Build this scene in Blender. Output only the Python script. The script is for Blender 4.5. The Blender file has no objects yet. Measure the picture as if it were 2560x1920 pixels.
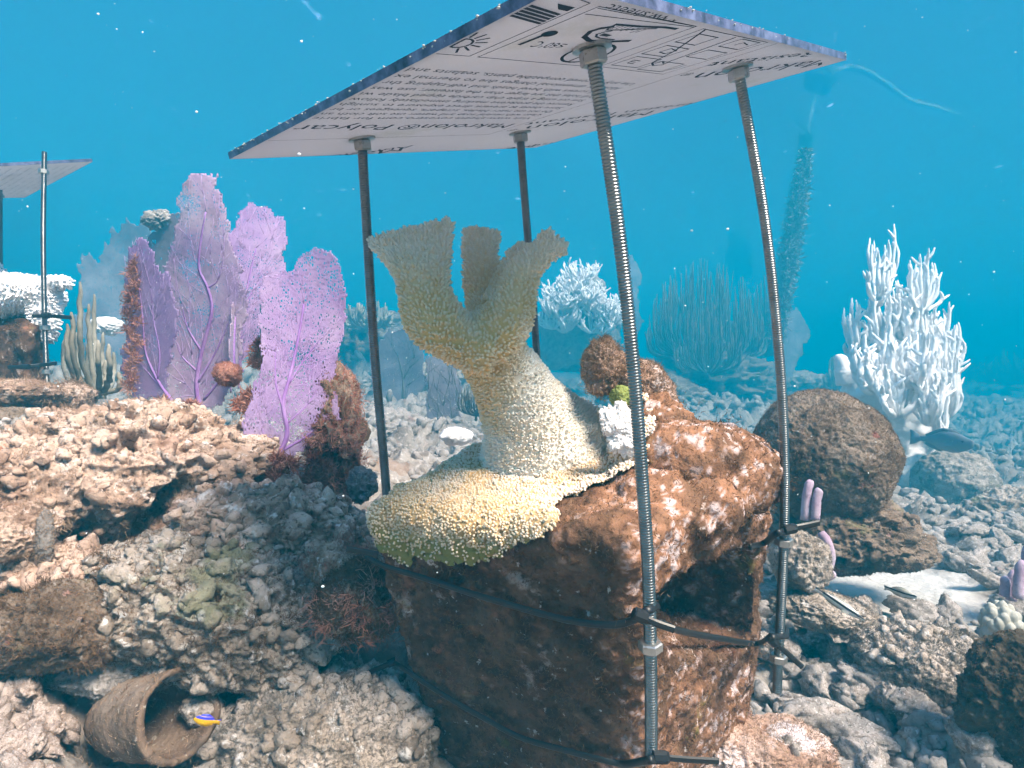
import bpy, bmesh, math, random
import numpy as np
from mathutils import Vector, Matrix
R = math.radians
random.seed(7); rng = np.random.default_rng(7)
sc = bpy.context.scene
COL = sc.collection

# ------------------------------------------------------------------ camera, world, sun, exposure
FOC = 1.13
cam = bpy.data.cameras.new('camera'); cam.sensor_width = 36.0; cam.lens = 18.0 * FOC
cam.clip_start = 0.02; cam.clip_end = 200.0
cam_ob = bpy.data.objects.new('camera', cam); COL.objects.link(cam_ob)
cam_ob.location = (0, 0, 0); cam_ob.rotation_euler = (R(90), 0, 0)
sc.camera = cam_ob

SUN = Vector((0.54, -0.60, 1.0)).normalized()
elev = math.asin(SUN.z); azim = math.atan2(SUN.x, SUN.y)
w = bpy.data.worlds.new('World'); sc.world = w; w.use_nodes = True
nt = w.node_tree; bg = nt.nodes['Background']
sky = nt.nodes.new('ShaderNodeTexSky'); sky.sky_type = 'NISHITA'; sky.sun_disc = False
sky.sun_elevation = elev; sky.sun_rotation = azim
nt.links.new(sky.outputs[0], bg.inputs[0]); bg.inputs[1].default_value = 0.15
sl = bpy.data.lights.new('sun', 'SUN'); sl.energy = 5.0; sl.angle = R(18.0); sl.color = (1.0, 0.87, 0.72)
so = bpy.data.objects.new('sun', sl); COL.objects.link(so)
so.rotation_euler = SUN.to_track_quat('Z', 'Y').to_euler(); so.location = SUN * 5
sc.view_settings.view_transform = 'Standard'; sc.view_settings.look = 'None'
sc.view_settings.exposure = 2.0; sc.view_settings.gamma = 1.0
sc.render.engine = 'CYCLES'
cy = sc.cycles
cy.use_denoising = True
cy.use_adaptive_sampling = True; cy.adaptive_threshold = .05; cy.adaptive_min_samples = 20
cy.max_bounces = 5; cy.diffuse_bounces = 3; cy.glossy_bounces = 3; cy.transmission_bounces = 4
cy.volume_bounces = 2; cy.transparent_max_bounces = 24
cy.sample_clamp_indirect = 4.0

# ------------------------------------------------------------------ helpers
def DD(d):
    """distance in metres; the background lies farther off than it was first sketched"""
    d = np.asarray(d, float); return np.where(d < 1.3, d, 1.3 + (d - 1.3) * 3.1)
def P(px, py, d):
    """a point of the place, from where it shows in the 2560 x 1920 photograph and its distance"""
    d = float(DD(d))
    return np.array([(px - 1280) / 1280 / FOC * d, d, -(py - 960) / 1280 / FOC * d])
def proj(v):
    v = np.asarray(v); y = np.maximum(v[..., 1], 1e-4)
    return np.stack([v[..., 0] / y * 1280 * FOC + 1280, -v[..., 2] / y * 1280 * FOC + 960], -1)

def _hash(ix, iy, iz, s):
    h = (ix * 374761393 + iy * 668265263 + iz * 2147483647 + s * 974711) & 0xffffffff
    h = ((h ^ (h >> 13)) * 1274126177) & 0xffffffff
    h = ((h ^ (h >> 16)) * 2246822519) & 0xffffffff
    return ((h ^ (h >> 15)) & 0xffff) / 65535.0 * 2 - 1
def vnoise(p, seed=0):
    p = np.asarray(p, float); i = np.floor(p).astype(np.int64); f = p - i
    u = f * f * f * (f * (f * 6 - 15) + 10)
    def c(a, b, d): return _hash(i[..., 0] + a, i[..., 1] + b, i[..., 2] + d, seed)
    ux, uy, uz = u[..., 0], u[..., 1], u[..., 2]
    x00 = c(0,0,0)*(1-ux)+c(1,0,0)*ux; x10 = c(0,1,0)*(1-ux)+c(1,1,0)*ux
    x01 = c(0,0,1)*(1-ux)+c(1,0,1)*ux; x11 = c(0,1,1)*(1-ux)+c(1,1,1)*ux
    return (x00*(1-uy)+x10*uy)*(1-uz)+(x01*(1-uy)+x11*uy)*uz
def fbm(p, seed=0, octv=4, gain=.5, ridge=False):
    p = np.asarray(p, float); a = 1.0; s = 0; t = 0
    for k in range(octv):
        n = vnoise(p * 2.03**k + 17.3 * k, seed + k * 31)
        if ridge: n = 1 - 2 * np.abs(n)
        s = s + a * n; t += a; a *= gain
    return s / t

def mesh_from(name, v, f, mats=(), smooth=True, attrs=None, fmat=None):
    me = bpy.data.meshes.new(name)
    v = np.asarray(v, np.float32).reshape(-1, 3)
    if isinstance(f, np.ndarray):
        nf, k = f.shape
        me.vertices.add(len(v)); me.vertices.foreach_set('co', v.ravel())
        me.loops.add(nf * k); me.loops.foreach_set('vertex_index', f.astype(np.int32).ravel())
        me.polygons.add(nf); me.polygons.foreach_set('loop_start', np.arange(0, nf * k, k, dtype=np.int32))
        me.update(calc_edges=True)
    else:
        me.from_pydata([tuple(map(float, q)) for q in v], [], [tuple(int(i) for i in q) for q in f])
    me.validate()
    if smooth and len(me.polygons): me.polygons.foreach_set('use_smooth', [True] * len(me.polygons))
    for m in mats: me.materials.append(m)
    if fmat is not None and len(fmat) == len(me.polygons): me.polygons.foreach_set('material_index', np.asarray(fmat, np.int32))
    for an, av in (attrs or {}).items():
        a = me.attributes.new(an, 'FLOAT', 'POINT'); a.data.foreach_set('value', np.asarray(av, np.float32))
    me.update()
    return me
def obj(name, me, parent=None, label=None, cat=None, group=None, kind=None, loc=None):
    o = bpy.data.objects.new(name, me); COL.objects.link(o)
    if parent is not None: o.parent = parent
    if label: o['label'] = label
    if cat: o['category'] = cat
    if group: o['group'] = group
    if kind: o['kind'] = kind
    if loc is not None: o.location = loc
    return o
def thing(name, label, cat, group=None): return obj(name, None, None, label, cat, group)

class MB:
    """collects raw geometry for one mesh"""
    def __init__(s): s.v = []; s.f = []; s.n = 0; s.m = []
    def add(s, v, f, mi=0):
        s.v.extend(np.asarray(v, float).reshape(-1, 3)); s.f.extend([tuple(int(i) + s.n for i in q) for q in f]); s.m.extend([mi] * len(f)); s.n = len(s.v); return s
    def tube(s, pts, r, n=8, r2=None, side=None, cap=True, mi=0, jit=0):
        pts = np.asarray(pts, float); k = len(pts); r = np.broadcast_to(np.asarray(r, float), (k,)); r2 = r if r2 is None else np.broadcast_to(np.asarray(r2, float), (k,))
        t = np.gradient(pts, axis=0) if k > 1 else pts; t /= np.linalg.norm(t, axis=1)[:, None] + 1e-12
        if side is None:
            side = np.cross(t[0], [0.31, 0.87, 0.12]); 
            if np.linalg.norm(side) < .05: side = np.cross(t[0], [1, 0, 0])
        a = np.asarray(side, float); V = []
        ang = np.arange(n) * 2 * math.pi / n
        for i in range(k):
            a = a - t[i] * (a @ t[i]); a /= np.linalg.norm(a) + 1e-12; b = np.cross(t[i], a)
            j = 1 + jit * rng.uniform(-1, 1, n) if jit else np.ones(n)
            V.append(pts[i] + np.outer(np.cos(ang) * r[i] * j, a) + np.outer(np.sin(ang) * r2[i] * j, b))
        V = np.concatenate(V); F = []
        for i in range(k - 1):
            for q in range(n):
                F.append((i*n+q, i*n+(q+1) % n, (i+1)*n+(q+1) % n, (i+1)*n+q))
        if cap:
            F.append(tuple(range(n))[::-1]); F.append(tuple(range((k-1)*n, k*n)))
        return s.add(V, F, mi)
    def box(s, c, ax, ay, az, mi=0):
        c = np.asarray(c, float); V = []
        for z in (-1, 1):
            for y in (-1, 1):
                for x in (-1, 1): V.append(c + x*np.asarray(ax) + y*np.asarray(ay) + z*np.asarray(az))
        return s.add(V, [(0,2,3,1),(4,5,7,6),(0,1,5,4),(2,6,7,3),(0,4,6,2),(1,3,7,5)], mi)
    def mesh(s, name, *mats, smooth=True): return mesh_from(name, s.v, s.f, mats, smooth, fmat=s.m)

def smooth_path(pts, n):
    pts = np.asarray(pts, float); k = len(pts)
    if k == 2: return pts[0] + np.linspace(0, 1, n)[:, None] * (pts[1] - pts[0])
    u = np.linspace(0, k - 1, n); i = np.clip(np.floor(u).astype(int), 0, k - 2); f = (u - i)[:, None]
    p1, p2 = pts[i], pts[i + 1]
    p0 = np.where((i > 0)[:, None], pts[np.maximum(i - 1, 0)], 2*p1 - p2); p3 = np.where((i < k - 2)[:, None], pts[np.minimum(i + 2, k - 1)], 2*p2 - p1)
    return .5*((2*p1)+(-p0+p2)*f+(2*p0-5*p1+4*p2-p3)*f**2+(-p0+3*p1-3*p2+p3)*f**3)
def interp(vals, n):
    vals = np.asarray(vals, float); return np.interp(np.linspace(0, len(vals)-1, n), np.arange(len(vals)), vals)

_ico = {}
def ico(sub):
    if sub not in _ico:
        bm = bmesh.new(); bmesh.ops.create_icosphere(bm, subdivisions=sub, radius=1)
        bm.verts.ensure_lookup_table()
        _ico[sub] = (np.array([v.co[:] for v in bm.verts]), np.array([[v.index for v in f.verts] for f in bm.faces])); bm.free()
    return _ico[sub]
def remesh(parts, voxel, smooth_it=3):
    """one closed skin round several overlapping shapes"""
    mb = MB()
    for p in parts: mb.add(p.v, p.f)
    o = bpy.data.objects.new('tmp', mb.mesh('tmp')); COL.objects.link(o)
    m = o.modifiers.new('r', 'REMESH'); m.mode = 'VOXEL'; m.voxel_size = voxel
    if smooth_it:
        s = o.modifiers.new('s', 'SMOOTH'); s.iterations = smooth_it; s.factor = .5
    dg = bpy.context.evaluated_depsgraph_get(); me = bpy.data.meshes.new_from_object(o.evaluated_get(dg))
    v, f = mesh_np(me)
    bpy.data.objects.remove(o); bpy.data.meshes.remove(me)
    return v, f
def mesh_np(me):
    v = np.empty(len(me.vertices) * 3); me.vertices.foreach_get('co', v); v = v.reshape(-1, 3)
    me.calc_loop_triangles(); t = np.empty(len(me.loop_triangles) * 3, np.int32); me.loop_triangles.foreach_get('vertices', t)
    return v, t.reshape(-1, 3)
def vnormals(v, f):
    n = np.cross(v[f[:, 1]] - v[f[:, 0]], v[f[:, 2]] - v[f[:, 0]]); vn = np.zeros_like(v)
    for k in range(3): np.add.at(vn, f[:, k], n)
    return vn / (np.linalg.norm(vn, axis=1)[:, None] + 1e-12)
def sample(v, f, n, mask=None):
    a, b, c = v[f[:, 0]], v[f[:, 1]], v[f[:, 2]]; cr = np.cross(b - a, c - a); ar = np.linalg.norm(cr, axis=1)
    wt = ar if mask is None else ar * mask
    if wt.sum() <= 0: return np.zeros((0, 3)), np.zeros((0, 3))
    i = rng.choice(len(f), n, p=wt / wt.sum()); r1 = np.sqrt(rng.random(n))[:, None]; r2 = rng.random(n)[:, None]
    return a[i]*(1-r1) + b[i]*r1*(1-r2) + c[i]*r1*r2, cr[i] / (ar[i][:, None] + 1e-15)
def thin(p, nrm, cell):
    key = np.floor(p / cell).astype(np.int64); _, i = np.unique(key[:, 0]*73856093 ^ key[:, 1]*19349663 ^ key[:, 2]*83492791, return_index=True)
    return p[i], nrm[i]
def inpoly(q, poly):
    x, y = q[..., 0], q[..., 1]; r = np.zeros(x.shape, bool); k = len(poly)
    for i in range(k):
        x0, y0 = poly[i]; x1, y1 = poly[(i + 1) % k]
        c = ((y0 > y) != (y1 > y)) & (x < (x1 - x0) * (y - y0) / ((y1 - y0) or 1e-9) + x0); r ^= c
    return r
def frames(n):
    a = np.cross(n, [0.3, 0.2, 0.93]); a /= np.linalg.norm(a, axis=1)[:, None] + 1e-9; return a, np.cross(n, a)
def stubs(p, n, h, r, taper=.62, k=5, extra=None):
    """many small tube polyps in one mesh: h, r arrays"""
    N = len(p); a, b = frames(n); ang = np.arange(k) * 2 * math.pi / k; V = np.empty((N, 2*k+1, 3)); rot = rng.random(N) * 6.28
    for i in range(k):
        d = a * np.cos(ang[i] + rot)[:, None] + b * np.sin(ang[i] + rot)[:, None]
        V[:, i] = p - n * (h * .15)[:, None] + d * r[:, None]; V[:, k+i] = p + n * h[:, None] + d * (r * taper)[:, None]
    V[:, 2*k] = p + n * (h + r * .45)[:, None]
    F = [(i, (i+1) % k, k+(i+1) % k) for i in range(k)] + [(i, k+(i+1) % k, k+i) for i in range(k)] + [(k+i, k+(i+1) % k, 2*k) for i in range(k)]
    F = (np.array(F)[None] + (np.arange(N) * (2*k+1))[:, None, None]).reshape(-1, 3)
    tip = np.tile(np.array([0]*k + [.8]*k + [1.0]), N)
    at = {'tip': tip}
    if extra is not None: at['pale'] = np.repeat(extra, 2*k+1)
    return V.reshape(-1, 3), F, at
def blades(p, n, L, wd, spread=.7, up=.3):
    """short filaments: one thin bent blade (3 triangles) each"""
    N = len(p); d = n + rng.normal(0, spread, (N, 3)) + np.array([0, 0, up]); d /= np.linalg.norm(d, axis=1)[:, None]
    sd = np.cross(d, rng.normal(0, 1, (N, 3))); sd /= np.linalg.norm(sd, axis=1)[:, None] + 1e-9
    L = L * rng.uniform(.5, 1.3, N)[:, None]; bend = rng.normal(0, .35, (N, 3)) * L; wd = wd * rng.uniform(.6, 1.3, N)[:, None]
    V = np.stack([p - sd*wd, p + sd*wd, p + d*L*.55 + bend*.3 - sd*wd*.8, p + d*L*.55 + bend*.3 + sd*wd*.8, p + d*L + bend], 1)
    F = (np.array([(0,1,3),(0,3,2),(2,3,4)])[None] + (np.arange(N)*5)[:, None, None]).reshape(-1, 3)
    return V.reshape(-1, 3), F

# ------------------------------------------------------------------ materials
def mat(name, base, layers=(), rough=.9, spec=.15, metal=0, bump=(), trans=0, bd=1):
    """base: list of colours of one broad noise; layers: (scale, low, high, colour[, amount]) laid over it; bump: (scale, strength)"""
    m = bpy.data.materials.new(name); m.use_nodes = True; t = m.node_tree; N = t.nodes; L = t.links
    b = N['Principled BSDF']; b.inputs['Roughness'].default_value = rough; b.inputs['Metallic'].default_value = metal
    b.inputs['Specular IOR Level'].default_value = spec
    tc = N.new('ShaderNodeTexCoord'); co = tc.outputs['Object']
    def noise(s, d=5, r=.6):
        n = N.new('ShaderNodeTexNoise'); n.inputs['Scale'].default_value = s; n.inputs['Detail'].default_value = d; n.inputs['Roughness'].default_value = r
        L.new(co, n.inputs['Vector']); return n
    if isinstance(base[0], (int, float)): col = None; b.inputs['Base Color'].default_value = (*base, 1); src = None
    else:
        n = noise(base[0][0]); rp = N.new('ShaderNodeValToRGB'); e = rp.color_ramp.elements; cs = base[1:]
        for i, c in enumerate(cs):
            pos = .32 + .36 * i / max(1, len(cs) - 1)
            el = e[i] if i < 2 else e.new(pos)
            el.position = pos; el.color = (*c, 1)
        L.new(n.outputs['Fac'], rp.inputs['Fac']); src = rp.outputs['Color']
    for ly in layers:
        s, lo, hi, c = ly[:4]; amt = ly[4] if len(ly) > 4 else 1
        n = noise(s, 6, .65); mr = N.new('ShaderNodeMapRange'); mr.inputs[1].default_value = lo; mr.inputs[2].default_value = hi; mr.inputs[4].default_value = amt
        L.new(n.outputs['Fac'], mr.inputs[0]); mx = N.new('ShaderNodeMix'); mx.data_type = 'RGBA'
        L.new(mr.outputs[0], mx.inputs['Factor'])
        if src is None: mx.inputs['A'].default_value = b.inputs['Base Color'].default_value
        else: L.new(src, mx.inputs['A'])
        mx.inputs['B'].default_value = (*c, 1); src = mx.outputs['Result']
    if src is not None: L.new(src, b.inputs['Base Color'])
    prev = None
    for s, st in bump:
        n = noise(s, 4, .6); bp = N.new('ShaderNodeBump'); bp.inputs['Strength'].default_value = min(1, st); bp.inputs['Distance'].default_value = .25 / s * max(1, st) * bd
        L.new(n.outputs['Fac'], bp.inputs['Height'])
        if prev: L.new(prev, bp.inputs['Normal'])
        prev = bp.outputs['Normal']
    if prev: L.new(prev, b.inputs['Normal'])
    if trans:
        tr = N.new('ShaderNodeBsdfTranslucent'); ms = N.new('ShaderNodeMixShader'); ms.inputs[0].default_value = trans
        if src is not None: L.new(src, tr.inputs['Color'])
        else: tr.inputs['Color'].default_value = (*base, 1)
        out = N['Material Output']; L.new(b.outputs[0], ms.inputs[1]); L.new(tr.outputs[0], ms.inputs[2]); L.new(ms.outputs[0], out.inputs['Surface'])
    m['src'] = 0
    return m
def col_socket(m): return m.node_tree.nodes['Principled BSDF'].inputs['Base Color']
def attr_mix(m, attr, colour, lo=0, hi=1, amt=1):
    """lays a colour over a material where a vertex attribute of the mesh is high"""
    t = m.node_tree; s = col_socket(m); a = t.nodes.new('ShaderNodeAttribute'); a.attribute_name = attr
    mr = t.nodes.new('ShaderNodeMapRange'); mr.inputs[1].default_value = lo; mr.inputs[2].default_value = hi; mr.inputs[4].default_value = amt
    t.links.new(a.outputs['Fac'], mr.inputs[0]); mx = t.nodes.new('ShaderNodeMix'); mx.data_type = 'RGBA'; t.links.new(mr.outputs[0], mx.inputs['Factor'])
    if s.is_linked: l = s.links[0]; f = l.from_socket; t.links.remove(l); t.links.new(f, mx.inputs['A'])
    else: mx.inputs['A'].default_value = s.default_value
    mx.inputs['B'].default_value = (*colour, 1); t.links.new(mx.outputs['Result'], s)
    return m

M = {}
M['tan'] = mat('reef rock tan', [(9,), (.193,.114,.079), (.350,.236,.175), (.490,.367,.297), (.385,.245,.184)],
    [(24, .52, .62, (.149,.083,.053), .8), (60, .56, .64, (.578,.508,.473), .9), (6, .60, .66, (.367,.193,.175), .6), (150, .55, .63, (.088,.056,.040), .8), (15, .64, .68, (.297,.105,.035), .7)],
    bump=((30, .8), (110, 1.0), (330, .7)))
M['grey'] = mat('reef rock grey', [(10,), (.156,.121,.095), (.286,.233,.190), (.415,.354,.311), (.302,.242,.199)],
    [(30, .53, .62, (.103,.078,.060), .8), (70, .57, .64, (.518,.492,.475), .8), (7, .60, .66, (.173,.181,.095), .6), (160, .55, .62, (.070,.056,.048), .7)],
    bump=((30, .8), (120, 1.0), (330, .7)))
M['dark'] = mat('turf covered rock', [(11,), (.072,.047,.032), (.144,.101,.072), (.216,.166,.130), (.122,.086,.065)],
    [(40, .54, .62, (.050,.032,.022), .8), (80, .60, .66, (.324,.288,.259), .8), (9, .60, .66, (.115,.122,.043), .6), (20, .63, .67, (.245,.072,.050), .6)],
    bump=((35, .9), (130, 1.0), (360, .7)))
M['rubble'] = mat('coral rubble', [(14,), (.144,.130,.122), (.238,.216,.202), (.331,.302,.288), (.223,.194,.180)],
    [(45, .55, .64, (.130,.101,.086), .7), (130, .57, .64, (.086,.072,.065), .6), (90, .60, .66, (.533,.518,.518), .7), (12, .62, .67, (.288,.187,.194), .5)], bump=((60, .8), (200, 1.0)))
M['seabed'] = mat('seabed', [(7,), (.130,.108,.094), (.223,.194,.173), (.302,.274,.252), (.223,.187,.158)],
    [(26, .52, .62, (.108,.079,.061), .8), (80, .57, .64, (.446,.418,.403), .8), (5, .60, .66, (.216,.151,.115), .7)], bump=((24, .9), (90, 1.0), (280, .8)))
M['finevein'] = mat('fine fan veins', [(25,), (.36,.23,.46), (.46,.33,.55)], rough=.8, trans=.2)
M['sand'] = mat('pale sand', [(12,), (.62,.60,.58), (.74,.72,.70), (.80,.79,.77)], [(220, .62, .68, (.42,.38,.34), .7)], bump=((60, .3), (400, .5)))
M['block'] = mat('encrusted concrete', [(13,), (.035,.016,.009), (.070,.034,.018), (.14,.080,.050), (.10,.042,.024)],
    [(30, .52, .62, (.04,.02,.012), .85), (22, .61, .68, (.46,.36,.33), .6), (7, .60, .66, (.42,.18,.12), .7), (10, .62, .68, (.15,.16,.035), .7), (140, .56, .63, (.06,.03,.015), .8), (75, .63, .67, (.62,.55,.52), .7)],
    bump=((40, .8), (140, 1.0), (380, .8)))
M['pinkcrust'] = mat('pink crusted growth', [(12,), (.255,.150,.105), (.375,.247,.188), (.480,.367,.323), (.345,.195,.128)],
    [(28, .53, .62, (.195,.090,.045), .8), (24, .57, .64, (.585,.525,.540), .85), (9, .62, .67, (.150,.120,.045), .6), (150, .56, .63, (.120,.060,.038), .7)], bump=((40, .8), (140, 1.0), (380, .8)))
M['turf'] = mat('algal turf', [(20,), (.190,.113,.070), (.329,.216,.138), (.449,.319,.224)], rough=.95, trans=.25)
M['turfdark'] = mat('dark algal turf', [(20,), (.07,.04,.022), (.15,.085,.045), (.25,.15,.085)], rough=.95, trans=.2)
M['darker'] = mat('dark overgrown rock', [(11,), (.03,.022,.014), (.06,.045,.03), (.10,.075,.05)], [(40, .55, .63, (.02,.014,.01), .8), (90, .62, .67, (.2,.17,.14), .7)], bump=((35, .9), (130, 1.0)))
M['turfgrey'] = mat('grey algal turf', [(20,), (.115,.094,.079), (.216,.187,.158), (.317,.281,.245)], rough=.95, trans=.25)
M['red'] = mat('red algae', [(30,), (.218,.078,.055), (.390,.172,.125), (.515,.281,.211)], rough=.8, trans=.3)
M['steel'] = mat('stainless steel', [(60,), (.13,.13,.135), (.22,.22,.22)], rough=.3, metal=1, spec=.5, bump=((300, .3),))
M['nutsteel'] = mat('nut steel', [(60,), (.36,.35,.33), (.50,.48,.46)], [(160, .58, .66, (.20,.15,.10), .6)], rough=.38, metal=.85, spec=.5)
M['tie'] = mat('black nylon', (.012,.012,.013), rough=.42, spec=.4)
M['sheet'] = mat('white masked plastic', [(5,), (.50,.48,.51), (.55,.53,.55)], [(14, .58, .70, (.42,.41,.36), .5), (90, .66, .72, (.5,.48,.44), .4)], rough=.45, spec=.3, trans=.52)
M['edge'] = mat('sheet edge', [(90,), (.03,.035,.06), (.10,.11,.20), (.20,.22,.36)], rough=.3, spec=.5)
M['ink'] = mat('print ink', (.018,.02,.035), rough=.6)
M['coral'] = mat('elkhorn coral skin', [(18,), (.66,.42,.15), (.74,.51,.22), (.78,.57,.30)], rough=.8, bump=((160, .6),), spec=.2)
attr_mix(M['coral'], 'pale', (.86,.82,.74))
M['polyp'] = mat('coral polyps', [(40,), (.80,.53,.22), (.86,.62,.31), (.88,.68,.40)], rough=.7, trans=.12)
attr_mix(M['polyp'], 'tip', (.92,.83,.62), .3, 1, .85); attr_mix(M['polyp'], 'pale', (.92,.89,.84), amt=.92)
M['crust'] = mat('encrusting coral', [(16,), (.42,.27,.12), (.52,.36,.19), (.60,.44,.30)], rough=.8, bump=((160, .6),))
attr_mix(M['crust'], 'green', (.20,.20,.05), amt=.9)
M['crustpolyp'] = mat('crust polyps', [(22,), (.72,.44,.18), (.80,.55,.30), (.84,.60,.42)], rough=.65, trans=.1)
attr_mix(M['crustpolyp'], 'tip', (.84,.76,.62), .3, 1, .8); attr_mix(M['crustpolyp'], 'pale', (.85,.78,.76), amt=.85)
M['white'] = mat('bleached coral', [(9,), (.74,.71,.72), (.84,.82,.83), (.88,.87,.88)], [(25, .58, .66, (.55,.50,.48), .6), (90, .6, .66, (.5,.46,.46), .5)], rough=.95, spec=.03, bump=((40, .9), (120, 1.0)))
M['purplestem'] = mat('sea fan veins', [(25,), (.20,.09,.29), (.28,.15,.38), (.36,.22,.46)], rough=.7)
M['greenish'] = mat('green bumpy coral', [(60,), (.14,.17,.04), (.28,.32,.11)], bump=((90, 1.0),))
M['sponge'] = mat('lilac sponge', [(30,), (.300,.203,.285), (.420,.315,.405), (.495,.413,.495)], [(120, .56, .64, (.210,.128,.180), .6)], rough=.85, bump=((120, .8),))
M['rod'] = mat('sea rod', [(30,), (.165,.150,.120), (.255,.232,.188), (.315,.292,.247)], rough=.9, bump=((200, .8),))
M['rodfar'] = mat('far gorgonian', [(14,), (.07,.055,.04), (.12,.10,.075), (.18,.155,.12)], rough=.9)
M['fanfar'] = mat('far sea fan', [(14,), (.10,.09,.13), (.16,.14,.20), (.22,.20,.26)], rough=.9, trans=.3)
M['rope'] = mat('mooring rope', [(30,), (.10,.10,.09), (.18,.18,.17), (.34,.34,.32)], rough=.9)
M['ropepale'] = mat('pale rope', [(9,), (.45,.46,.44), (.75,.75,.72)], rough=.9)
M['pot'] = mat('crusted clay', [(14,), (.120,.075,.053), (.195,.135,.098), (.270,.203,.158)], [(60, .54, .62, (.105,.068,.045), .8), (120, .60, .66, (.465,.405,.345), .7)], bump=((50, .8), (180, 1.0)))
M['brain'] = mat('star coral', [(20,), (.345,.330,.285), (.435,.420,.375)], rough=.8, bump=((120, .5),))
M['speck'] = mat('drifting specks', (.8,.82,.82), rough=.9)

def fan_mat(name, cols, cell, hole=.33):
    m = mat(name, cols, [(30, .54, .64, tuple(c*.55 for c in cols[2]), .5)], rough=.85, trans=.35)
    t = m.node_tree; N = t.nodes; L = t.links; out = N['Material Output']; sh = out.inputs['Surface'].links[0].from_socket
    tc = N.new('ShaderNodeTexCoord'); mp = N.new('ShaderNodeMapping'); mp.inputs['Scale'].default_value = (1, 1, .55); L.new(tc.outputs['Object'], mp.inputs['Vector'])
    vo = N.new('ShaderNodeTexVoronoi'); vo.feature = 'DISTANCE_TO_EDGE'; vo.inputs['Scale'].default_value = cell; L.new(mp.outputs[0], vo.inputs['Vector'])
    nz = N.new('ShaderNodeTexNoise'); nz.inputs['Scale'].default_value = 22; L.new(tc.outputs['Object'], nz.inputs['Vector'])
    ad = N.new('ShaderNodeMath'); ad.operation = 'MULTIPLY_ADD'; ad.inputs[1].default_value = -.55; ad.inputs[2].default_value = hole + .27; L.new(nz.outputs['Fac'], ad.inputs[0])
    gt = N.new('ShaderNodeMath'); gt.operation = 'GREATER_THAN'; L.new(vo.outputs['Distance'], gt.inputs[0]); L.new(ad.outputs[0], gt.inputs[1])
    tr = N.new('ShaderNodeBsdfTransparent'); ms = N.new('ShaderNodeMixShader'); L.new(gt.outputs[0], ms.inputs[0]); L.new(sh, ms.inputs[1]); L.new(tr.outputs[0], ms.inputs[2]); L.new(ms.outputs[0], out.inputs['Surface'])
    return m
M['fan'] = fan_mat('purple sea fan', [(10,), (.29,.18,.40), (.39,.27,.49), (.49,.37,.55)], 300, .205)
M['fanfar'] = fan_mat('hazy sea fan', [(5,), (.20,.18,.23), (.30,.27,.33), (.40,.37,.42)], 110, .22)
M['fanpink'] = fan_mat('rosy sea fan', [(10,), (.36,.24,.42), (.47,.35,.50), (.58,.47,.57)], 300, .205)

# ------------------------------------------------------------------ seabed
CP = [P(*q) for q in ((300,1060,1.05),(0,1080,.95),(-300,1100,1.0),(560,1130,.95),(660,1215,.8),(880,1370,.72),(300,1500,.72),(20,1500,.66),(300,1985,.60),(0,1900,.56),(700,1950,.63),
      (930,1900,.68),(960,1230,1.2),(950,1110,1.7),(1000,1010,2.5),(870,930,3.2),(500,930,2.4),(100,950,2.2),(2100,1520,1.12),(2400,1400,1.35),(2500,1500,1.1),(2420,1150,2.6),(2450,1040,5),
      (1990,1930,.68),(2500,1900,.62),(1750,1130,2.2),(1750,1010,3.0),(1980,1080,3.2),(2250,1300,1.8),(2100,1000,5),(1300,960,4.5),(700,900,4.5),(1250,1230,1.15),(1500,1180,1.5),(2300,1650,.9))]
CP += [np.array(q) for q in ((0,.2,-.46),(.08,.56,-.47),(.2,.60,-.47),(.0,.66,-.46),(.1,.72,-.45),(.18,.46,-.47),(.8,.2,-.46),(-.8,.2,-.42),(-2,.5,-.2),(2.2,.6,-.42),(0,-2,-.5),(-8,12,.3),(9,12,-.3),(0,18,.25),(14,20,.0),(-14,18,.35),(0,30,.1),(22,30,.0),(-22,30,.2),(0,56,.0),(40,40,0),(-40,40,0),(9,5,-.4),(-7,4,.1))]
CP = np.array(CP)
def ground0(x, y):
    d2 = (x[..., None] - CP[:, 0])**2 + (y[..., None] - CP[:, 1])**2
    r = np.sqrt(x**2 + y**2)[..., None]
    wt = 1 / (d2 + (.04 + .03 * r)**2)**1.7
    return (wt * CP[:, 2]).sum(-1) / wt.sum(-1)
def ground(x, y):
    x = np.asarray(x, float); y = np.asarray(y, float)
    z = ground0(x, y); p = np.stack([x, y, x*0], -1); r = np.hypot(x, y)
    left = 1 / (1 + np.exp((x + .05) * 12))
    sand = np.exp(-(((x - .76)/.23)**2 + ((y - 1.22)/.24)**2)**1.5)
    a = (.022 + .03 * left * np.clip((r - .55) * 3, .15, 1) + np.clip((r - 1.5) * .02, 0, .13)) * (1 - .9 * sand)
    z = z + a * fbm(p * 6, 3, 3) + a * .7 * (1 - np.abs(vnoise(p * 11, 9)) * 2) + (.010 + .008 * left) * (1 - .85 * sand) * fbm(p * 34, 21, 3) + .004 * (1 - .8 * sand) * fbm(p * 110, 5, 2)
    return z
th = np.concatenate([np.linspace(-180, -62, 40)[:-1], np.linspace(-62, 62, 620), np.linspace(62, 180, 40)[1:]])
th = np.radians(th)
rr = np.concatenate([[.02, .1, .2, .3, .38], .42 * (62 / .42) ** np.linspace(0, 1, 480)])
TH, RR = np.meshgrid(th, rr); gx = np.sin(TH) * RR; gy = np.cos(TH) * RR
gz = np.concatenate([ground(gx[i:i+40], gy[i:i+40]) for i in range(0, len(rr), 40)])
nr, nc = gx.shape; idx = np.arange(nr * nc).reshape(nr, nc)
gf = np.stack([idx[:-1, :-1], idx[:-1, 1:], idx[1:, 1:], idx[1:, :-1]], -1).reshape(-1, 4)
gv = np.stack([gx, gy, gz], -1).reshape(-1, 3)
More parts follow.
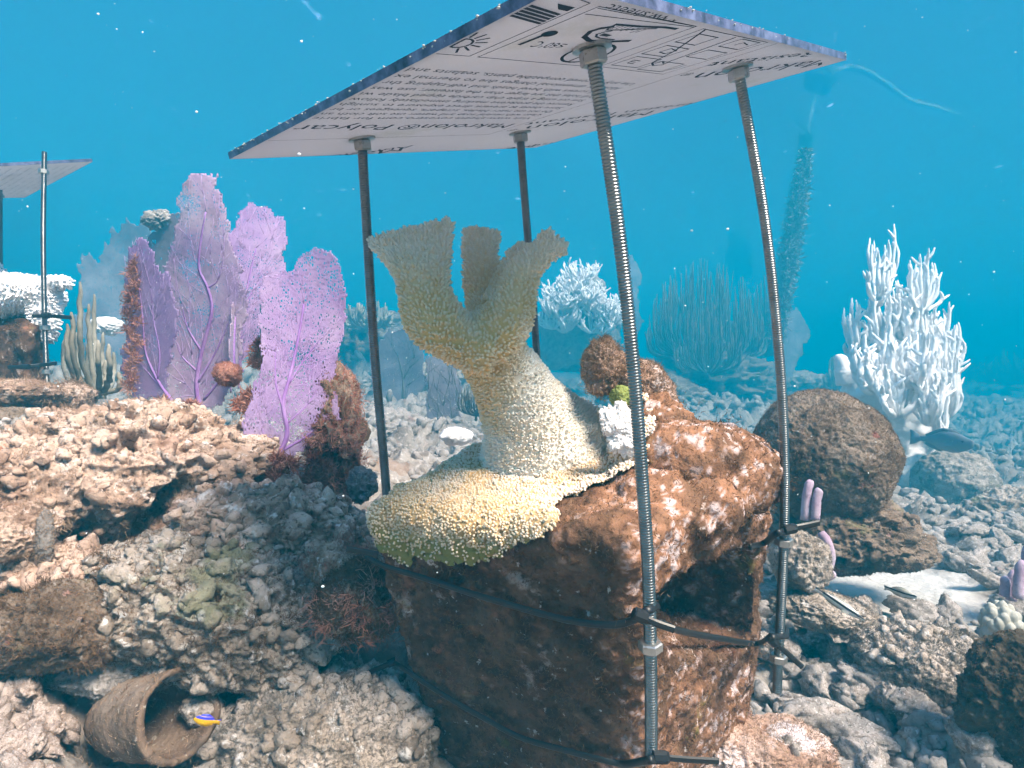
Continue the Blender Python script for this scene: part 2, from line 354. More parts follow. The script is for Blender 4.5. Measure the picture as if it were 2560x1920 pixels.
# the pocket of sand between the rubble has its own colour
sandw = np.clip(1.6 * np.exp(-(((gv[:, 0] - .77)/.19)**2 + ((gv[:, 1] - 1.20)/.20)**2)**1.6) + .8 * fbm(gv * np.array([26, 26, 0]), 8, 4) - .30, 0, 1)
attr_mix(M['seabed'], 'sand', (.47,.45,.43), .0, .9)
sb = obj('seabed', mesh_from('seabed', gv, gf, [M['seabed']], attrs={'sand': sandw}), kind='structure')
gtri = np.concatenate([gf[:, :3], gf[:, [0, 2, 3]]])

# the surface of the sea: rippled, clear overhead, a mirror at a slant, with glints painted in as clear noise patches
wx = np.linspace(-60, 60, 300); X, Y = np.meshgrid(wx, wx + 10); TOP = 2.6
wp = np.stack([X, Y, X * 0], -1); Z = TOP + .05 * vnoise(wp * .9, 2) + .02 * vnoise(wp * 2.6, 4)
wi = np.arange(X.size).reshape(X.shape); wf = np.stack([wi[:-1, :-1], wi[1:, :-1], wi[1:, 1:], wi[:-1, 1:]], -1).reshape(-1, 4)
wm = bpy.data.materials.new('sea surface'); wm.use_nodes = True; t = wm.node_tree; t.nodes.remove(t.nodes['Principled BSDF'])
tr = t.nodes.new('ShaderNodeBsdfTransparent'); gl = t.nodes.new('ShaderNodeBsdfGlossy'); gl.inputs['Roughness'].default_value = .55; gl.inputs['Color'].default_value = (.12,.66,1,1)
tc = t.nodes.new('ShaderNodeTexCoord'); mp = t.nodes.new('ShaderNodeMapping'); mp.inputs['Scale'].default_value = (1, .55, 1); t.links.new(tc.outputs['Object'], mp.inputs[0])
nz = t.nodes.new('ShaderNodeTexNoise'); nz.inputs['Scale'].default_value = 5.5; nz.inputs['Detail'].default_value = 3; t.links.new(mp.outputs[0], nz.inputs['Vector'])
mr = t.nodes.new('ShaderNodeMapRange'); mr.inputs[1].default_value = .70; mr.inputs[2].default_value = .78; mr.inputs[3].default_value = 1.0; mr.inputs[4].default_value = .25; t.links.new(nz.outputs['Fac'], mr.inputs[0])
lw = t.nodes.new('ShaderNodeLayerWeight'); nrm = t.nodes.new('ShaderNodeCombineXYZ'); nrm.inputs[2].default_value = 1; t.links.new(nrm.outputs[0], lw.inputs['Normal'])
sn = t.nodes.new('ShaderNodeMapRange'); sn.inputs[1].default_value = .33; sn.inputs[2].default_value = .42; sn.inputs[3].default_value = .06; sn.inputs[4].default_value = .93; t.links.new(lw.outputs['Facing'], sn.inputs[0])
mu = t.nodes.new('ShaderNodeMath'); mu.operation = 'MULTIPLY'; t.links.new(mr.outputs[0], mu.inputs[0]); t.links.new(sn.outputs[0], mu.inputs[1])
ms = t.nodes.new('ShaderNodeMixShader'); t.links.new(mu.outputs[0], ms.inputs[0]); t.links.new(tr.outputs[0], ms.inputs[1]); t.links.new(gl.outputs[0], ms.inputs[2]); t.links.new(ms.outputs[0], t.nodes['Material Output'].inputs['Surface'])
obj('water_surface', mesh_from('water_surface', np.stack([X, Y, Z], -1).reshape(-1, 3), wf, [wm]), kind='structure')

# the water itself
hm = bpy.data.materials.new('sea water'); hm.use_nodes = True; t = hm.node_tree; t.nodes.remove(t.nodes['Principled BSDF'])
pv = t.nodes.new('ShaderNodeVolumePrincipled'); pv.inputs['Color'].default_value = (.0003, .262, .41, 1); pv.inputs['Density'].default_value = .16; pv.inputs['Anisotropy'].default_value = 0.0
t.links.new(pv.outputs[0], t.nodes['Material Output'].inputs['Volume'])
hb = MB(); hb.box((0, 20, (TOP + .12 - 1.8) / 2), (56, 0, 0), (0, 42, 0), (0, 0, (TOP + .12 + 1.8) / 2))
obj('haze', hb.mesh('haze', hm, smooth=False), kind='stuff')

# ------------------------------------------------------------------ concrete block
TL, TF, TR = P(908, 1268, .545), P(1598, 1352, .412), P(1946, 1085, .60)
BL, BF, BR = P(1062, 1890, .66), P(1608, 1935, .50), P(1892, 1810, .70)
TB = TL + TR - TF + np.array([0, 0, .03]); BB = BL + BR - BF
TOPC = (TL + TF + TR + TB) / 4
down = .12
BLd, BFd, BRd, BBd = [b + (b - t_) * down for b, t_ in ((BL, TL), (BF, TF), (BR, TR), (BB, TB))]
def hexa(c): # c: top L F R B, bottom L F R B
    m = MB(); m.add(c, [(0,1,2,3),(7,6,5,4),(0,4,5,1),(1,5,6,2),(2,6,7,3),(3,7,4,0)]); return m
bm = bmesh.new(); hv = [bm.verts.new(q) for q in (TL, TF, TR, TB, BLd, BFd, BRd, BBd)]
for q in ((0,1,2,3),(7,6,5,4),(0,4,5,1),(1,5,6,2),(2,6,7,3),(3,7,4,0)): bm.faces.new([hv[i] for i in q])
bmesh.ops.recalc_face_normals(bm, faces=bm.faces)
bmesh.ops.bevel(bm, geom=bm.edges[:], offset=.019, segments=4, affect='EDGES', profile=.6)
me = bpy.data.meshes.new('tmp'); bm.to_mesh(me); bm.free()
ob = bpy.data.objects.new('tmp', me); COL.objects.link(ob)
# the core hole of the block opens in its lit side
nR = np.cross(TR - TF, BF - TF); nR /= np.linalg.norm(nR)
if nR[1] > 0: nR = -nR
def on_plane(px, py, p0, n, off=0):
    q = P(px, py, 1.0); return q * ((p0 @ n + off) / (q @ n))
hole_px = [(1628,1478),(1700,1425),(1790,1372),(1872,1352),(1892,1380),(1886,1600),(1872,1628),(1680,1648),(1640,1620)]
_s, _t = np.meshgrid(np.linspace(0, 1, 160), np.linspace(0, 1, 160)); _s = _s[..., None]; _t = _t[..., None]
_face = (TF*(1-_s) + TR*_s)*(1-_t) + (BF*(1-_s) + BR*_s)*_t; _fq = proj(_face).reshape(-1, 2); _face = _face.reshape(-1, 3)
def on_right(px, py, off=0):
    return _face[np.argmin(((_fq - np.array([px, py]))**2).sum(1))] + nR * off
ring = np.array([on_right(x, y) for x, y in hole_px])
cut = MB(); k = len(ring); cen = ring.mean(0)
back = cen + (ring - cen) * .80 - nR * .085
cut.add(np.concatenate([ring + nR * .03, back]), [tuple(range(k)), tuple(range(2*k-1, k-1, -1))] + [(i, k+i, k+(i+1) % k, (i+1) % k) for i in range(k)])
cme = cut.mesh('tmpc', smooth=False); bmc = bmesh.new(); bmc.from_mesh(cme); bmesh.ops.recalc_face_normals(bmc, faces=bmc.faces); bmc.to_mesh(cme); bmc.free()
co_ = bpy.data.objects.new('tmpc', cme); COL.objects.link(co_)
bo = ob.modifiers.new('b', 'BOOLEAN'); bo.object = co_; bo.operation = 'DIFFERENCE'; bo.solver = 'EXACT'
dg = bpy.context.evaluated_depsgraph_get(); em = bpy.data.meshes.new_from_object(ob.evaluated_get(dg))
bmb = MB(); bmb.add([v.co[:] for v in em.vertices], [tuple(p.vertices) for p in em.polygons]); bpy.data.objects.remove(ob); bpy.data.objects.remove(co_)
def blob(px, py, d, hw, hh, thick, rot=0, seed=0):
    v, f = ico(4); v = v * (1 + .10 * fbm(v * 2 + seed * 3, seed, 3))[:, None]; s_ = d / 1446.4; v = v * np.array([hw, thick, hh]) * s_; ca, sa = math.cos(R(rot)), math.sin(R(rot))
    m = MB(); m.add(np.stack([v[:, 0]*ca - v[:, 2]*sa, v[:, 1], v[:, 0]*sa + v[:, 2]*ca], -1) + P(px, py, d), f); return m
humps = [blob(1700, 1150, .545, 160, 92, 130, -10, 1), blob(1805, 1165, .56, 130, 95, 130, -8, 2), blob(1866, 1185, .57, 80, 95, 100, 0, 3), blob(1760, 1215, .53, 130, 90, 90, -5, 8), blob(1500, 1322, .455, 115, 40, 70, 8, 4), blob(1640, 1060, .57, 100, 70, 90, -25, 5), blob(1625, 1240, .505, 105, 55, 90, 0, 6), blob(1720, 1290, .50, 110, 85, 70, 10, 7)]
bv, bf = remesh([bmb] + humps, .0027, 7)
bn = vnormals(bv, bf)
edge_lump = np.exp(-((bv - (TF*.45 + TR*.55 + np.array([-.03, .01, .0])))**2).sum(1) / .055**2)
bv = bv + bn * (.006 * fbm(bv * 22, 4, 3) + .0045 * fbm(bv * 75, 6, 3) + .002 * vnoise(bv * 230, 8) + .012 * edge_lump * (1 + .6 * vnoise(bv * 30, 12)))[:, None]
bn = vnormals(bv, bf)
_q = proj(bv); _nz = fbm(bv * 32, 77, 4); _n2 = fbm(bv * 110, 79, 3)
_rt = 1 / (1 + np.exp(-(_q[:, 0] - 1585) / 26)); _up = 1 / (1 + np.exp((_q[:, 1] - (1425 - 40 * (_q[:, 0] < 1585))) / 45)); _lowr = _rt * np.clip((_q[:, 1] - 1640) / 80, 0, 1)
rust = np.clip((.95 * _up * np.maximum(_rt, .35) + .75 * _lowr + .45 * np.exp(-((_q[:, 0] - 1560) / 70)**2)) * (.70 + 1.3 * _nz + .7 * _n2) + .9 * np.clip(_nz * .6 + _n2 * .9 - .05, 0, .7), 0, 1)
_n3 = vnoise(bv * 420, 83); chalk = np.clip(rust * np.clip(_nz * .25 + _n2 * 1.1 + .5 * _n3 - .16, 0, 1) * 2.4, 0, 1)
chalk = chalk * np.clip(.25 + _rt, 0, 1)
attr_mix(M['block'], 'rust', (.35,.175,.10), .1, 1.1, .85); attr_mix(M['block'], 'chalk', (.56,.46,.46), .1, .9, .9)
block = obj('concrete_block', mesh_from('concrete_block', bv, bf, [M['block']], attrs={'rust': rust, 'chalk': chalk}), label='upright concrete block crusted with brown and pink growth, carrying the pale branching coral', cat='block')
p_, n_ = sample(bv, bf, 70000)
v_, f_ = blades(p_, n_, .0030, .00028, .7, .0)
obj('algal_turf', mesh_from('algal_turf', v_, f_, [M['turfdark']]), block, kind='stuff')
p_, n_ = sample(bv, bf, 260); pp = np.repeat(p_, 50, 0) + rng.normal(0, .006, (len(p_) * 50, 3)); v_, f_ = blades(pp, np.repeat(n_, 50, 0), .0045, .0003, .9, .1)
obj('algal_tufts', mesh_from('algal_tufts', v_, f_, [M['turfdark']]), block, kind='stuff')

# ------------------------------------------------------------------ pale elkhorn coral on the block
crust_poly = [(890,1245),(960,1185),(1080,1135),(1180,1095),(1340,1080),(1540,1075),(1625,1130),(1620,1165),(1530,1195),(1440,1240),(1405,1270),(1390,1325),(1330,1360),(1230,1372),(1130,1362),(1040,1345),(960,1330),(905,1310)]
low_poly = [(890,1300),(1000,1320),(1130,1345),(1330,1345),(1250,1400),(1120,1400),(1000,1395),(930,1370)]
q_ = proj(bv) + 14 * np.stack([fbm(bv * 60, 41, 2), fbm(bv * 60, 43, 2)], -1)
isup = (bn[:, 2] > .3) | (bn[:, 1] < .1)
inc = (inpoly(q_, crust_poly) | inpoly(q_, low_poly)) & isup
rear = (bn[:, 2] > .45) & (bv[:, 1] > .50) & (bv[:, 0] < .13) & (bv[:, 2] > -.14)
inc |= rear
fm = inc[bf].all(1); used = np.unique(bf[fm]); remap = -np.ones(len(bv), int); remap[used] = np.arange(len(used))
cv = bv[used] + bn[used] * .0045; cf = remap[bf[fm]]; cn = bn[used]
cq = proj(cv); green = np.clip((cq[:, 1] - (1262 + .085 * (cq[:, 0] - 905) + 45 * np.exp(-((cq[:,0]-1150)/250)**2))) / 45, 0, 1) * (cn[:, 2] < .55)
coral = thing('elkhorn_coral', 'tan and white branching coral standing on the crusted block under the main shade sheet', 'coral')
obj('encrusting_base', mesh_from('encrusting_base', cv, cf, [M['crust']], attrs={'green': green}), coral)
p_, n_ = sample(cv, cf, 90000); p_, n_ = thin(p_, n_, .0030)
qq = proj(p_); grn = np.clip((qq[:, 1] - (1275 + .085 * (qq[:, 0] - 905) + 45 * np.exp(-((qq[:,0]-1150)/250)**2))) / 60, 0, 1)
keep = rng.random(len(p_)) > grn * .75; p_, n_, grn = p_[keep], n_[keep], grn[keep]
n_ = n_ + np.array([0, 0, .25]) + rng.normal(0, .22, n_.shape); n_ /= np.linalg.norm(n_, axis=1)[:, None]
pale = np.clip(.12 + .9 * fbm(p_ * 18, 61, 3) + (p_[:, 0] + .03) * 4.0, 0, 1)  # whiter towards the right: sunlit side against the sheet's shade, put into colour
v_, f_, a_ = stubs(p_, n_, rng.uniform(.0008, .0021, len(p_)) * (1 - .4 * grn), rng.uniform(.0011, .0015, len(p_)), .75, 4, pale)
obj('base_polyps', mesh_from('base_polyps', v_, f_, [M['crustpolyp']], attrs=a_), coral, kind='stuff')

def limb(pts, n=14):
    """pts: (px, py, depth, half width px, half thickness px)"""
    pts = np.array(pts, float); c = smooth_path([P(*q[:3]) for q in pts], n)
    sc_ = interp(pts[:, 2], n) / (1280 * FOC); a = (interp(pts[:, 3], n) - 9) * sc_; b = (interp(pts[:, 4], n) - 5) * sc_
    m = MB(); m.tube(c, a, 18, r2=b, side=(1, 0, .15)); return m
parts = [limb([(1362,1200,.605,230,150),(1356,1150,.60,185,130),(1335,1100,.588,150,105),(1315,1050,.575,118,88),(1282,980,.557,98,80),(1248,915,.54,90,72),(1212,860,.525,96,66),(1180,815,.512,98,60)]),
    limb([(1470,1150,.62,130,110),(1440,1095,.61,100,90),(1390,1050,.592,84,84),(1330,985,.567,72,74),(1285,905,.54,62,64)]),
    limb([(1235,880,.50,70,60),(1150,848,.50,68,60),(1086,798,.495,86,58),(1062,735,.495,70,50),(1056,680,.495,74,42),(1040,622,.50,100,32),(1026,578,.505,126,26)]),
    limb([(1210,860,.50,80,55),(1265,805,.50,72,58),(1290,740,.50,56,50),(1306,684,.50,48,42),(1358,632,.50,40,30),(1396,596,.50,50,22)]),
    limb([(1225,840,.53,60,60),(1215,760,.555,55,45),(1205,690,.565,54,40),(1200,630,.57,52,32),(1206,576,.57,60,26)]),
    limb([(1260,780,.515,68,50),(1292,700,.53,62,42),(1306,650,.54,52,34),(1320,618,.545,34,20)]), limb([(1185,860,.51,105,55),(1190,800,.52,80,46)])]
ev, ef = remesh(parts, .0028, 5); en = vnormals(ev, ef)
ev = ev + en * (.0015 * fbm(ev * 60, 3, 2))[:, None]
q = proj(ev)
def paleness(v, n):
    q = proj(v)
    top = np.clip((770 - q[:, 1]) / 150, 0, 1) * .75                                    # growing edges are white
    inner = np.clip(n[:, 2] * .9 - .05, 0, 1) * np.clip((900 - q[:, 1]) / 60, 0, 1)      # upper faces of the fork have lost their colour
    rightb = 1 / (1 + np.exp(-(q[:, 0] - (1300 - (q[:, 1] - 880) * .22)) / 16)) * np.clip((q[:, 1] - 760) / 100, 0, 1)  # right flank and base whitened: sunlight put into the colour, over partial bleaching
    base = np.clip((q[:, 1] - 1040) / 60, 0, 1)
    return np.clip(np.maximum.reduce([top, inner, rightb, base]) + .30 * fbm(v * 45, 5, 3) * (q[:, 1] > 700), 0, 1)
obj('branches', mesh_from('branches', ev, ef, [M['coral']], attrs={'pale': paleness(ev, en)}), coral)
p_, n_ = sample(ev, ef, 240000); p_, n_ = thin(p_, n_, .0035)
grow = np.array([0, 0, .55]) + (p_ - P(1330, 1120, .58)) * np.array([1.5, .6, 0]); d_ = n_ + grow * .9 + rng.normal(0, .16, n_.shape); d_ /= np.linalg.norm(d_, axis=1)[:, None]
d_ = np.where(((d_ * n_).sum(1) < .3)[:, None], n_, d_)
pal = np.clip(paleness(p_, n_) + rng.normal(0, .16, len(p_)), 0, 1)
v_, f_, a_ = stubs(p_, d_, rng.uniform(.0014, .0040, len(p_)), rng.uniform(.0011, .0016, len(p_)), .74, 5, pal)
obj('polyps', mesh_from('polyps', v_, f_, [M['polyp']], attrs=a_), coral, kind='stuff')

# ------------------------------------------------------------------ main shade: printed sheet on four threaded rods
A, B, C, D = [np.array(q) for q in ((-.2508,.5138,.1996),(.0221,.2499,.1719),(.3058,.5291,.2963),(.0329,.7930,.3240))]
U, V_ = B - A, D - A; NP = np.cross(U, V_); NP /= np.linalg.norm(NP)
def S(u, v, off=-.0006): return A + U * u + V_ * v + NP * off
shade = thing('shade_canopy', 'white printed plastic sheet on four tall threaded rods above the large block', 'shade')
TH_ = .0056
sv = np.concatenate([[S(0,0,0), S(1,0,0), S(1,1,0), S(0,1,0)], [S(0,0,TH_), S(1,0,TH_), S(1,1,TH_), S(0,1,TH_)]])
sheet = obj('sheet', mesh_from('sheet', sv, [(0,1,2,3),(7,6,5,4),(0,4,5,1),(1,5,6,2),(2,6,7,3),(3,7,4,0)], [M['sheet'], M['edge']], smooth=False, fmat=[0,0,1,1,1,1]), shade)
LU, LV = np.linalg.norm(U), np.linalg.norm(V_)
_m = MB(); _v, _f = ico(1)
for _k in range(110):
    _u, _w = (rng.random(), 0) if _k % 3 else (1, rng.random()); _m.add(_v * rng.uniform(.0002, .0010) * np.array([1, 1, .7]) + S(_u, _w, TH_ * rng.uniform(.55, 1.1)) + rng.normal(0, .0006, 3), _f)
M['fouling'] = mat('fouling', (.60,.60,.56)); obj('rim_growth', _m.mesh('rim_growth', M['fouling']), sheet, kind='stuff')
def text(s, a, b, h):
    """print a line of lettering between two places (u, v) on the underside"""
    cu = bpy.data.curves.new('t', 'FONT'); cu.body = s; cu.size = 1; cu.resolution_u = 2; cu.fill_mode = 'FRONT'
    o = bpy.data.objects.new('t', cu); COL.objects.link(o); dg = bpy.context.evaluated_depsgraph_get(); me = bpy.data.meshes.new_from_object(o.evaluated_get(dg))
    v, f = mesh_np(me); bpy.data.objects.remove(o)
    p0, p1 = S(*a), S(*b); x = (p1 - p0); Lx = np.linalg.norm(x); x = x / Lx; y = np.cross(-NP, x)
    w0, w1 = v[:, 0].min(), v[:, 0].max(); vv = p0 + np.outer((v[:, 0] - w0) / (w1 - w0) * Lx, x) + np.outer(v[:, 1] * h / .7, y)
    # the sheet was cut across the print
    uvw = np.stack([(vv - A) @ U / LU**2, (vv - A) @ V_ / LV**2], -1); ok = ((uvw > 0.002) & (uvw < .998)).all(1)[f].all(1)
    if ok.any(): obj('lettering', mesh_from('lettering', vv, f[ok], [M['ink']], smooth=False), sheet)
def ink(lines, name='printed_symbol'):
    """flat print: (width in metres, [(u, v), ...]) strokes or ('fill', [...])"""
    m = MB()
    for wdt, pts in lines:
        p = np.array([S(u, v, -.0006) for u, v in pts])
        if wdt == 'fill':
            m.add(p, [tuple(range(len(p)))]); continue
        for i in range(len(p) - 1):
            d = p[i+1] - p[i]; n = np.linalg.norm(d)
            if n < 1e-6: continue
            d /= n; s_ = np.cross(d, NP) * wdt / 2; e = d * wdt * .3
            off = NP * (-.00006 * (i % 2)); m.add([p[i]-e-s_+off, p[i]-e+s_+off, p[i+1]+e+s_+off, p[i+1]+e-s_+off], [(0,1,2,3)])
    obj(name, m.mesh(name, M['ink'], smooth=False), sheet)
body = ['Use only approved compatible paints, sealants and', 'Allow for dimensional changes due to thermal ex', 'Install screws with bevel heads and self-tapping thr', 'Drill holes that are larger than the fastener; use was',
    'Saw cut using a triple chip carbide tipped blade wi', 'Remove the protective masking immediately follow', 'Store sheets to prevent direct exposure to sunligh', 'Do not use razor blades, scrapers, squeegees or br', 'Clean with neutral soap and water; use soft cloth an', 'Visit www.sheets.covestro.com for fabric']
for i, s_ in enumerate(body):
    u0 = .726 - .0333 * i; text(s_, (u0, .545), (u0 - .022, .003), .0072)
text('Makrolon\u00ae Polycar', (.362, .549), (.340, .004), .019)
DIR = np.array([-.49, -.87]) ; DIR /= np.linalg.norm(DIR)
def diag(s, u, v, L, h): text(s, (u, v), (u + DIR[0]*L/LU, v + DIR[1]*L/LV), h)
def diag_end(s, u, v, L, h): diag(s, u - DIR[0]*L/LU, v - DIR[1]*L/LV, L, h)
diag('Makrolon', 1.005, .943, .142, .023); diag('\u00ae', .822, .622, .012, .008); diag_end('Abrasion Resistant', .879, .583, .215, .0135)
diag('Makrolon', .526, .933, .148, .023); diag('\u00ae', .306, .615, .012, .008); diag_end('Abrasion Resistant', .369, .582, .212, .0135)
diag('Makrolon', .075, .93, .148, .023); diag_end('Abrasion Resistant', .02, .86, .21, .0135); diag('Makrolon', .09, .40, .148, .023); diag('Abrasion Resistant', .115, .415, .21, .0135)
thn, med, thk = .0008, .0015, .0034
ink([(thn, [(.205,.002),(.237,.571),(.999,.597)]), (thn, [(.768,.002),(.772,.056),(.982,.069),(.99,.002)]), (thn, [(.98,.09),(.773,.072),(.785,.298),(.989,.316),(.98,.09)]),
     (thn, [(.987,.341),(.791,.336),(.791,.542),(.994,.566),(.987,.341)]), (thn, [(.955,.094),(.985,.315)]), (thn, [(.975,.094),(.988,.308)])], 'printed_frame')
c = (.814,.007); ring_ = [(c[0] + .016*math.cos(a)/LU*.4, c[1] + .016*math.sin(a)/LV*.4) for a in np.linspace(0, 6.283, 25)]
ink([(med, [(max(.001,u), max(.002,v)) for u, v in ring_])] + [(med, [(c[0]+.0085*math.cos(a)/LU, c[1]+.0085*math.sin(a)/LV), (c[0]+.015*math.cos(a)/LU, c[1]+.015*math.sin(a)/LV)]) for a in np.radians(np.arange(-60, 150, 26)) if c[1]+.015*math.sin(a)/LV > 0])
ink([(.0022, [(.947-.008*i, .003),(.940-.008*i, .060)]) for i in range(5)] + [('fill', [(.965,.03),(.965,.062),(.952,.062),(.952,.045)])])
ink([(.0028, [(.836,.095),(.886,.101)]), ('fill', [(.884+.012*math.cos(a), .104+.012*math.sin(a)) for a in np.linspace(0, 6.2, 14)])])
text('\u226460\u00b0C', (.862,.170), (.856,.114), .009)
cc = ((.838), (.245)); cir = lambda r: [(cc[0]+r*math.cos(a)/LU, cc[1]+r*math.sin(a)/LV) for a in np.linspace(0, 6.2832, 33)]
ink([(.0022, cir(.0165)), (med, [(cc[0]-.0165/LU, cc[1]),(cc[0]+.0165/LU, cc[1])]), (med, [(cc[0], cc[1]-.0165/LV),(cc[0], cc[1]+.0165/LV)])])
hk = lambda pts: [(1-(1-u), v) for u, v in pts]
ink([(thk, [(.905,.262),(.885,.215),(.884,.190),(.893,.168),(.912,.158),(.926,.163),(.938,.175)]), (med, [(.900,.230),(.897,.200),(.900,.186),(.908,.178),(.918,.182),(.925,.190)]), (thk*.8, [(.945,.172),(.953,.215),(.966,.262),(.969,.292)]), (med, [(.940,.172),(.925,.178),(.935,.205),(.950,.235),(.958,.255)]),
     ('fill', [(.905,.186),(.914,.187),(.913,.208),(.905,.205)])] + [(thn, [(.93+.004*(i % 3), .180+.008*i),(.945+.004*(i % 2), .184+.008*i)]) for i in range(8)])
key = lambda u, v, a=.05, b=.075: [(u,v),(u+a,v+.006),(u+a+.002,v+b+.004),(u+.002,v+b),(u,v)]
ink([(thn*1.3, key(.805,.352)), (thn*1.3, key(.800,.440)), (thn*1.3, key(.868,.352,.045,.07)), (thn*1.3, key(.885,.470,.04,.07)), (thn*1.3, key(.945,.475,.04,.07)), (thn*1.3, key(.930,.355,.04,.06)), (thn*1.3, [(.803,.520),(.83,.53),(.85,.532)]),
     (med, [(.985,.350),(.900,.405),(.838,.430),(.826,.452),(.836,.470),(.860,.462),(.985,.455)]), (med, [(.838,.430),(.850,.448),(.842,.462)]),
     (thn*1.4, [(.838,.372),(.822,.376)]), (thn*1.4, [(.838,.372),(.838,.392)]), (thn*1.4, [(.830,.374),(.830,.388)]), (thn*1.4, [(.822,.376),(.822,.394)]), (thn*1.4, [(.885,.38),(.905,.385),(.90,.41),(.882,.402),(.885,.38)]), (thn*1.4, [(.96,.505),(.975,.51),(.97,.535)])])
text('www.sheetc', (.999, .262), (.992, .10), .007)

rod_px = [[(905,352,.5175),(913,500,.525),(936,875,.548),(962,1178,.572),(985,1500,.60)],
          [(1300,336,.633),(1312,500,.640),(1330,720,.648),(1343,900,.655),(1355,1080,.665)],
          [(1480,122,.348),(1543,550,.366),(1582,900,.383),(1609,1250,.400),(1622,1460,.410),(1627.5,1721,.421),(1628,1893,.428)],
          [(1845,172,.476),(1912,550,.497),(1949,900,.517),(1961,1150,.532),(1961,1300,.540),(1955,1460,.548),(1942,1730,.560)]]
rod_path = []
def threaded(path, r, pitch=.0021):
    L = np.linalg.norm(np.diff(path, axis=0), axis=1); cum = np.concatenate([[0], np.cumsum(L)]); T = cum[-1]; n = int(T / pitch * 4)
    s = np.linspace(0, T, n); pts = np.stack([np.interp(s, cum, path[:, i]) for i in range(3)], -1)
    rad = r * (1 - .12 * (1 + np.cos(s / pitch * 2 * math.pi)) * .8); m = MB(); m.tube(pts, rad, 12); return m
def hexnut(c, ax, r, h, name='nut', parent=None, mt='nutsteel'):
    ax = ax / np.linalg.norm(ax); m = MB()
    pts = [c - ax*h/2, c - ax*h*.38, c + ax*h*.38, c + ax*h/2]
    m.tube(pts, [r*.86, r, r, r*.86], 6); me = m.mesh(name, M[mt], smooth=False); return obj(name, me, parent)
M['steelbright'] = mat('bright steel', [(60,), (.20,.20,.20), (.34,.34,.33)], rough=.3, metal=1, spec=.5)
for i, rp in enumerate(rod_px):
    path = smooth_path([P(*q) for q in rp], 60); rod_path.append(path); r = (.0047, .0047, .0048, .0046)[i]
    ax = path[0] - path[3]; ax /= np.linalg.norm(ax); full = np.concatenate([[path[0] + ax * (.014 + .006)], path])
    ro = obj('threaded_rod', threaded(full, r).mesh('threaded_rod', M['steel' if i < 2 else 'steelbright']), shade)
    h0 = path[0]; tt = ((A - h0) @ NP) / (ax @ NP); hp = h0 + ax * tt
    for nm, off, rad, hh in (('washer', -.0011, .0120, .0018), ('nut', -.0066, .0083, .0088)):
        if nm == 'nut': hexnut(hp + (ax*.6+NP*.4) * off, ax*.6+NP*.4, rad, hh, 'nut', shade)
        else:
            m = MB(); m.tube([hp + NP*(off-hh/2), hp + NP*(off+hh/2)], rad, 28); obj('washer', m.mesh('washer', M['nutsteel'], smooth=False), shade)
    # nut above the sheet
    hexnut(hp + NP * (TH_ + .0052), NP, .0092, .008, 'nut', shade)
def at_rod(i, py):
    q = proj(rod_path[i]); k = int(np.argmin(abs(q[:, 1] - py))); ax = rod_path[i][max(k-1, 0)] - rod_path[i][min(k+1, 59)]; return rod_path[i][k], ax / np.linalg.norm(ax)
for i, py, rad in ((2, 1607, .0088), (3, 1351, .0085), (3, 1645, .0080)):
    c, ax = at_rod(i, py); hexnut(c, ax, rad, .0072, 'nut', shade)
# rear rods end in the growth beside the block; ties hold them all
nF = np.cross(TL - TF, BF - TF); nF /= np.linalg.norm(nF)
if nF[1] > 0: nF = -nF
def tie(label, strap, head, tail, wdt=.0058, parent_label=None):
    o = thing('cable_tie', label, 'cable tie', 'black cable ties holding the rods to the large block')
    path = smooth_path(strap, 40); m = MB(); m.tube(path, wdt/2, 8, r2=.0011, side=(0, .1, 1)); obj('strap', m.mesh('strap', M['tie']), o)
    h, hd = head; hd = hd / np.linalg.norm(hd); s_ = np.cross(hd, [0, 0, 1]); s_ /= np.linalg.norm(s_); u_ = np.cross(s_, hd)
    m = MB(); m.tube([h - hd*.006, h - hd*.005, h + hd*.004, h + hd*.006], [.0038, .0048, .0048, .0036], 8, r2=[.0032,.0042,.0042,.003], side=u_); obj('head', m.mesh('head', M['tie'], smooth=False), o)
    m = MB(); m.tube(smooth_path(tail, 8), wdt/2*.86, 6, r2=.0010, side=u_); obj('tail', m.mesh('tail', M['tie'], smooth=False), o)
    return o
fp = lambda x, y, off=.007: on_plane(x, y, TF, nF, off)
rp_ = lambda x, y, off=.006: on_right(x, y, off)
r3 = at_rod(2, 1540)[0]; r4 = at_rod(3, 1590)[0]; r4u = at_rod(3, 1330)[0]; r3l = at_rod(2, 1890)[0]
cam_dir = lambda p, k: p * (1 - k / p[1])
tie('black cable tie crossing the block face below the coral, its head at the near rod', [fp(915,1392,.002), fp(960,1415), fp(1050,1442), fp(1200,1490), fp(1400,1546), fp(1520,1562), fp(1578,1552,.006), cam_dir(P(1612,1530,r3[1]),.009), P(1646,1512,r3[1]+.001)],
    (cam_dir(P(1602,1540,r3[1]), .010), np.array([.8,.1,-.35])), [cam_dir(P(1606,1542,r3[1]), .011), cam_dir(P(1640,1558,r3[1]),.014), cam_dir(P(1686,1574,r3[1]),.016)])
tie('black cable tie running over the dark hollow to the right rod, tail pointing down', [P(1650,1556,.425), rp_(1700,1575,.003), rp_(1790,1592,.002), rp_(1880,1606,.004), cam_dir(P(1920,1596,r4[1]), .006), cam_dir(P(1948,1590,r4[1]),.0075), P(1966,1588,r4[1]-.002), P(1968,1572,r4[1]+.006)],
    (cam_dir(P(1932,1602,r4[1]), .010), np.array([.7,0,-.7])), [cam_dir(P(1938,1608,r4[1]), .011), cam_dir(P(1970,1635,r4[1]),.012), cam_dir(P(2006,1668,r4[1]),.012)])
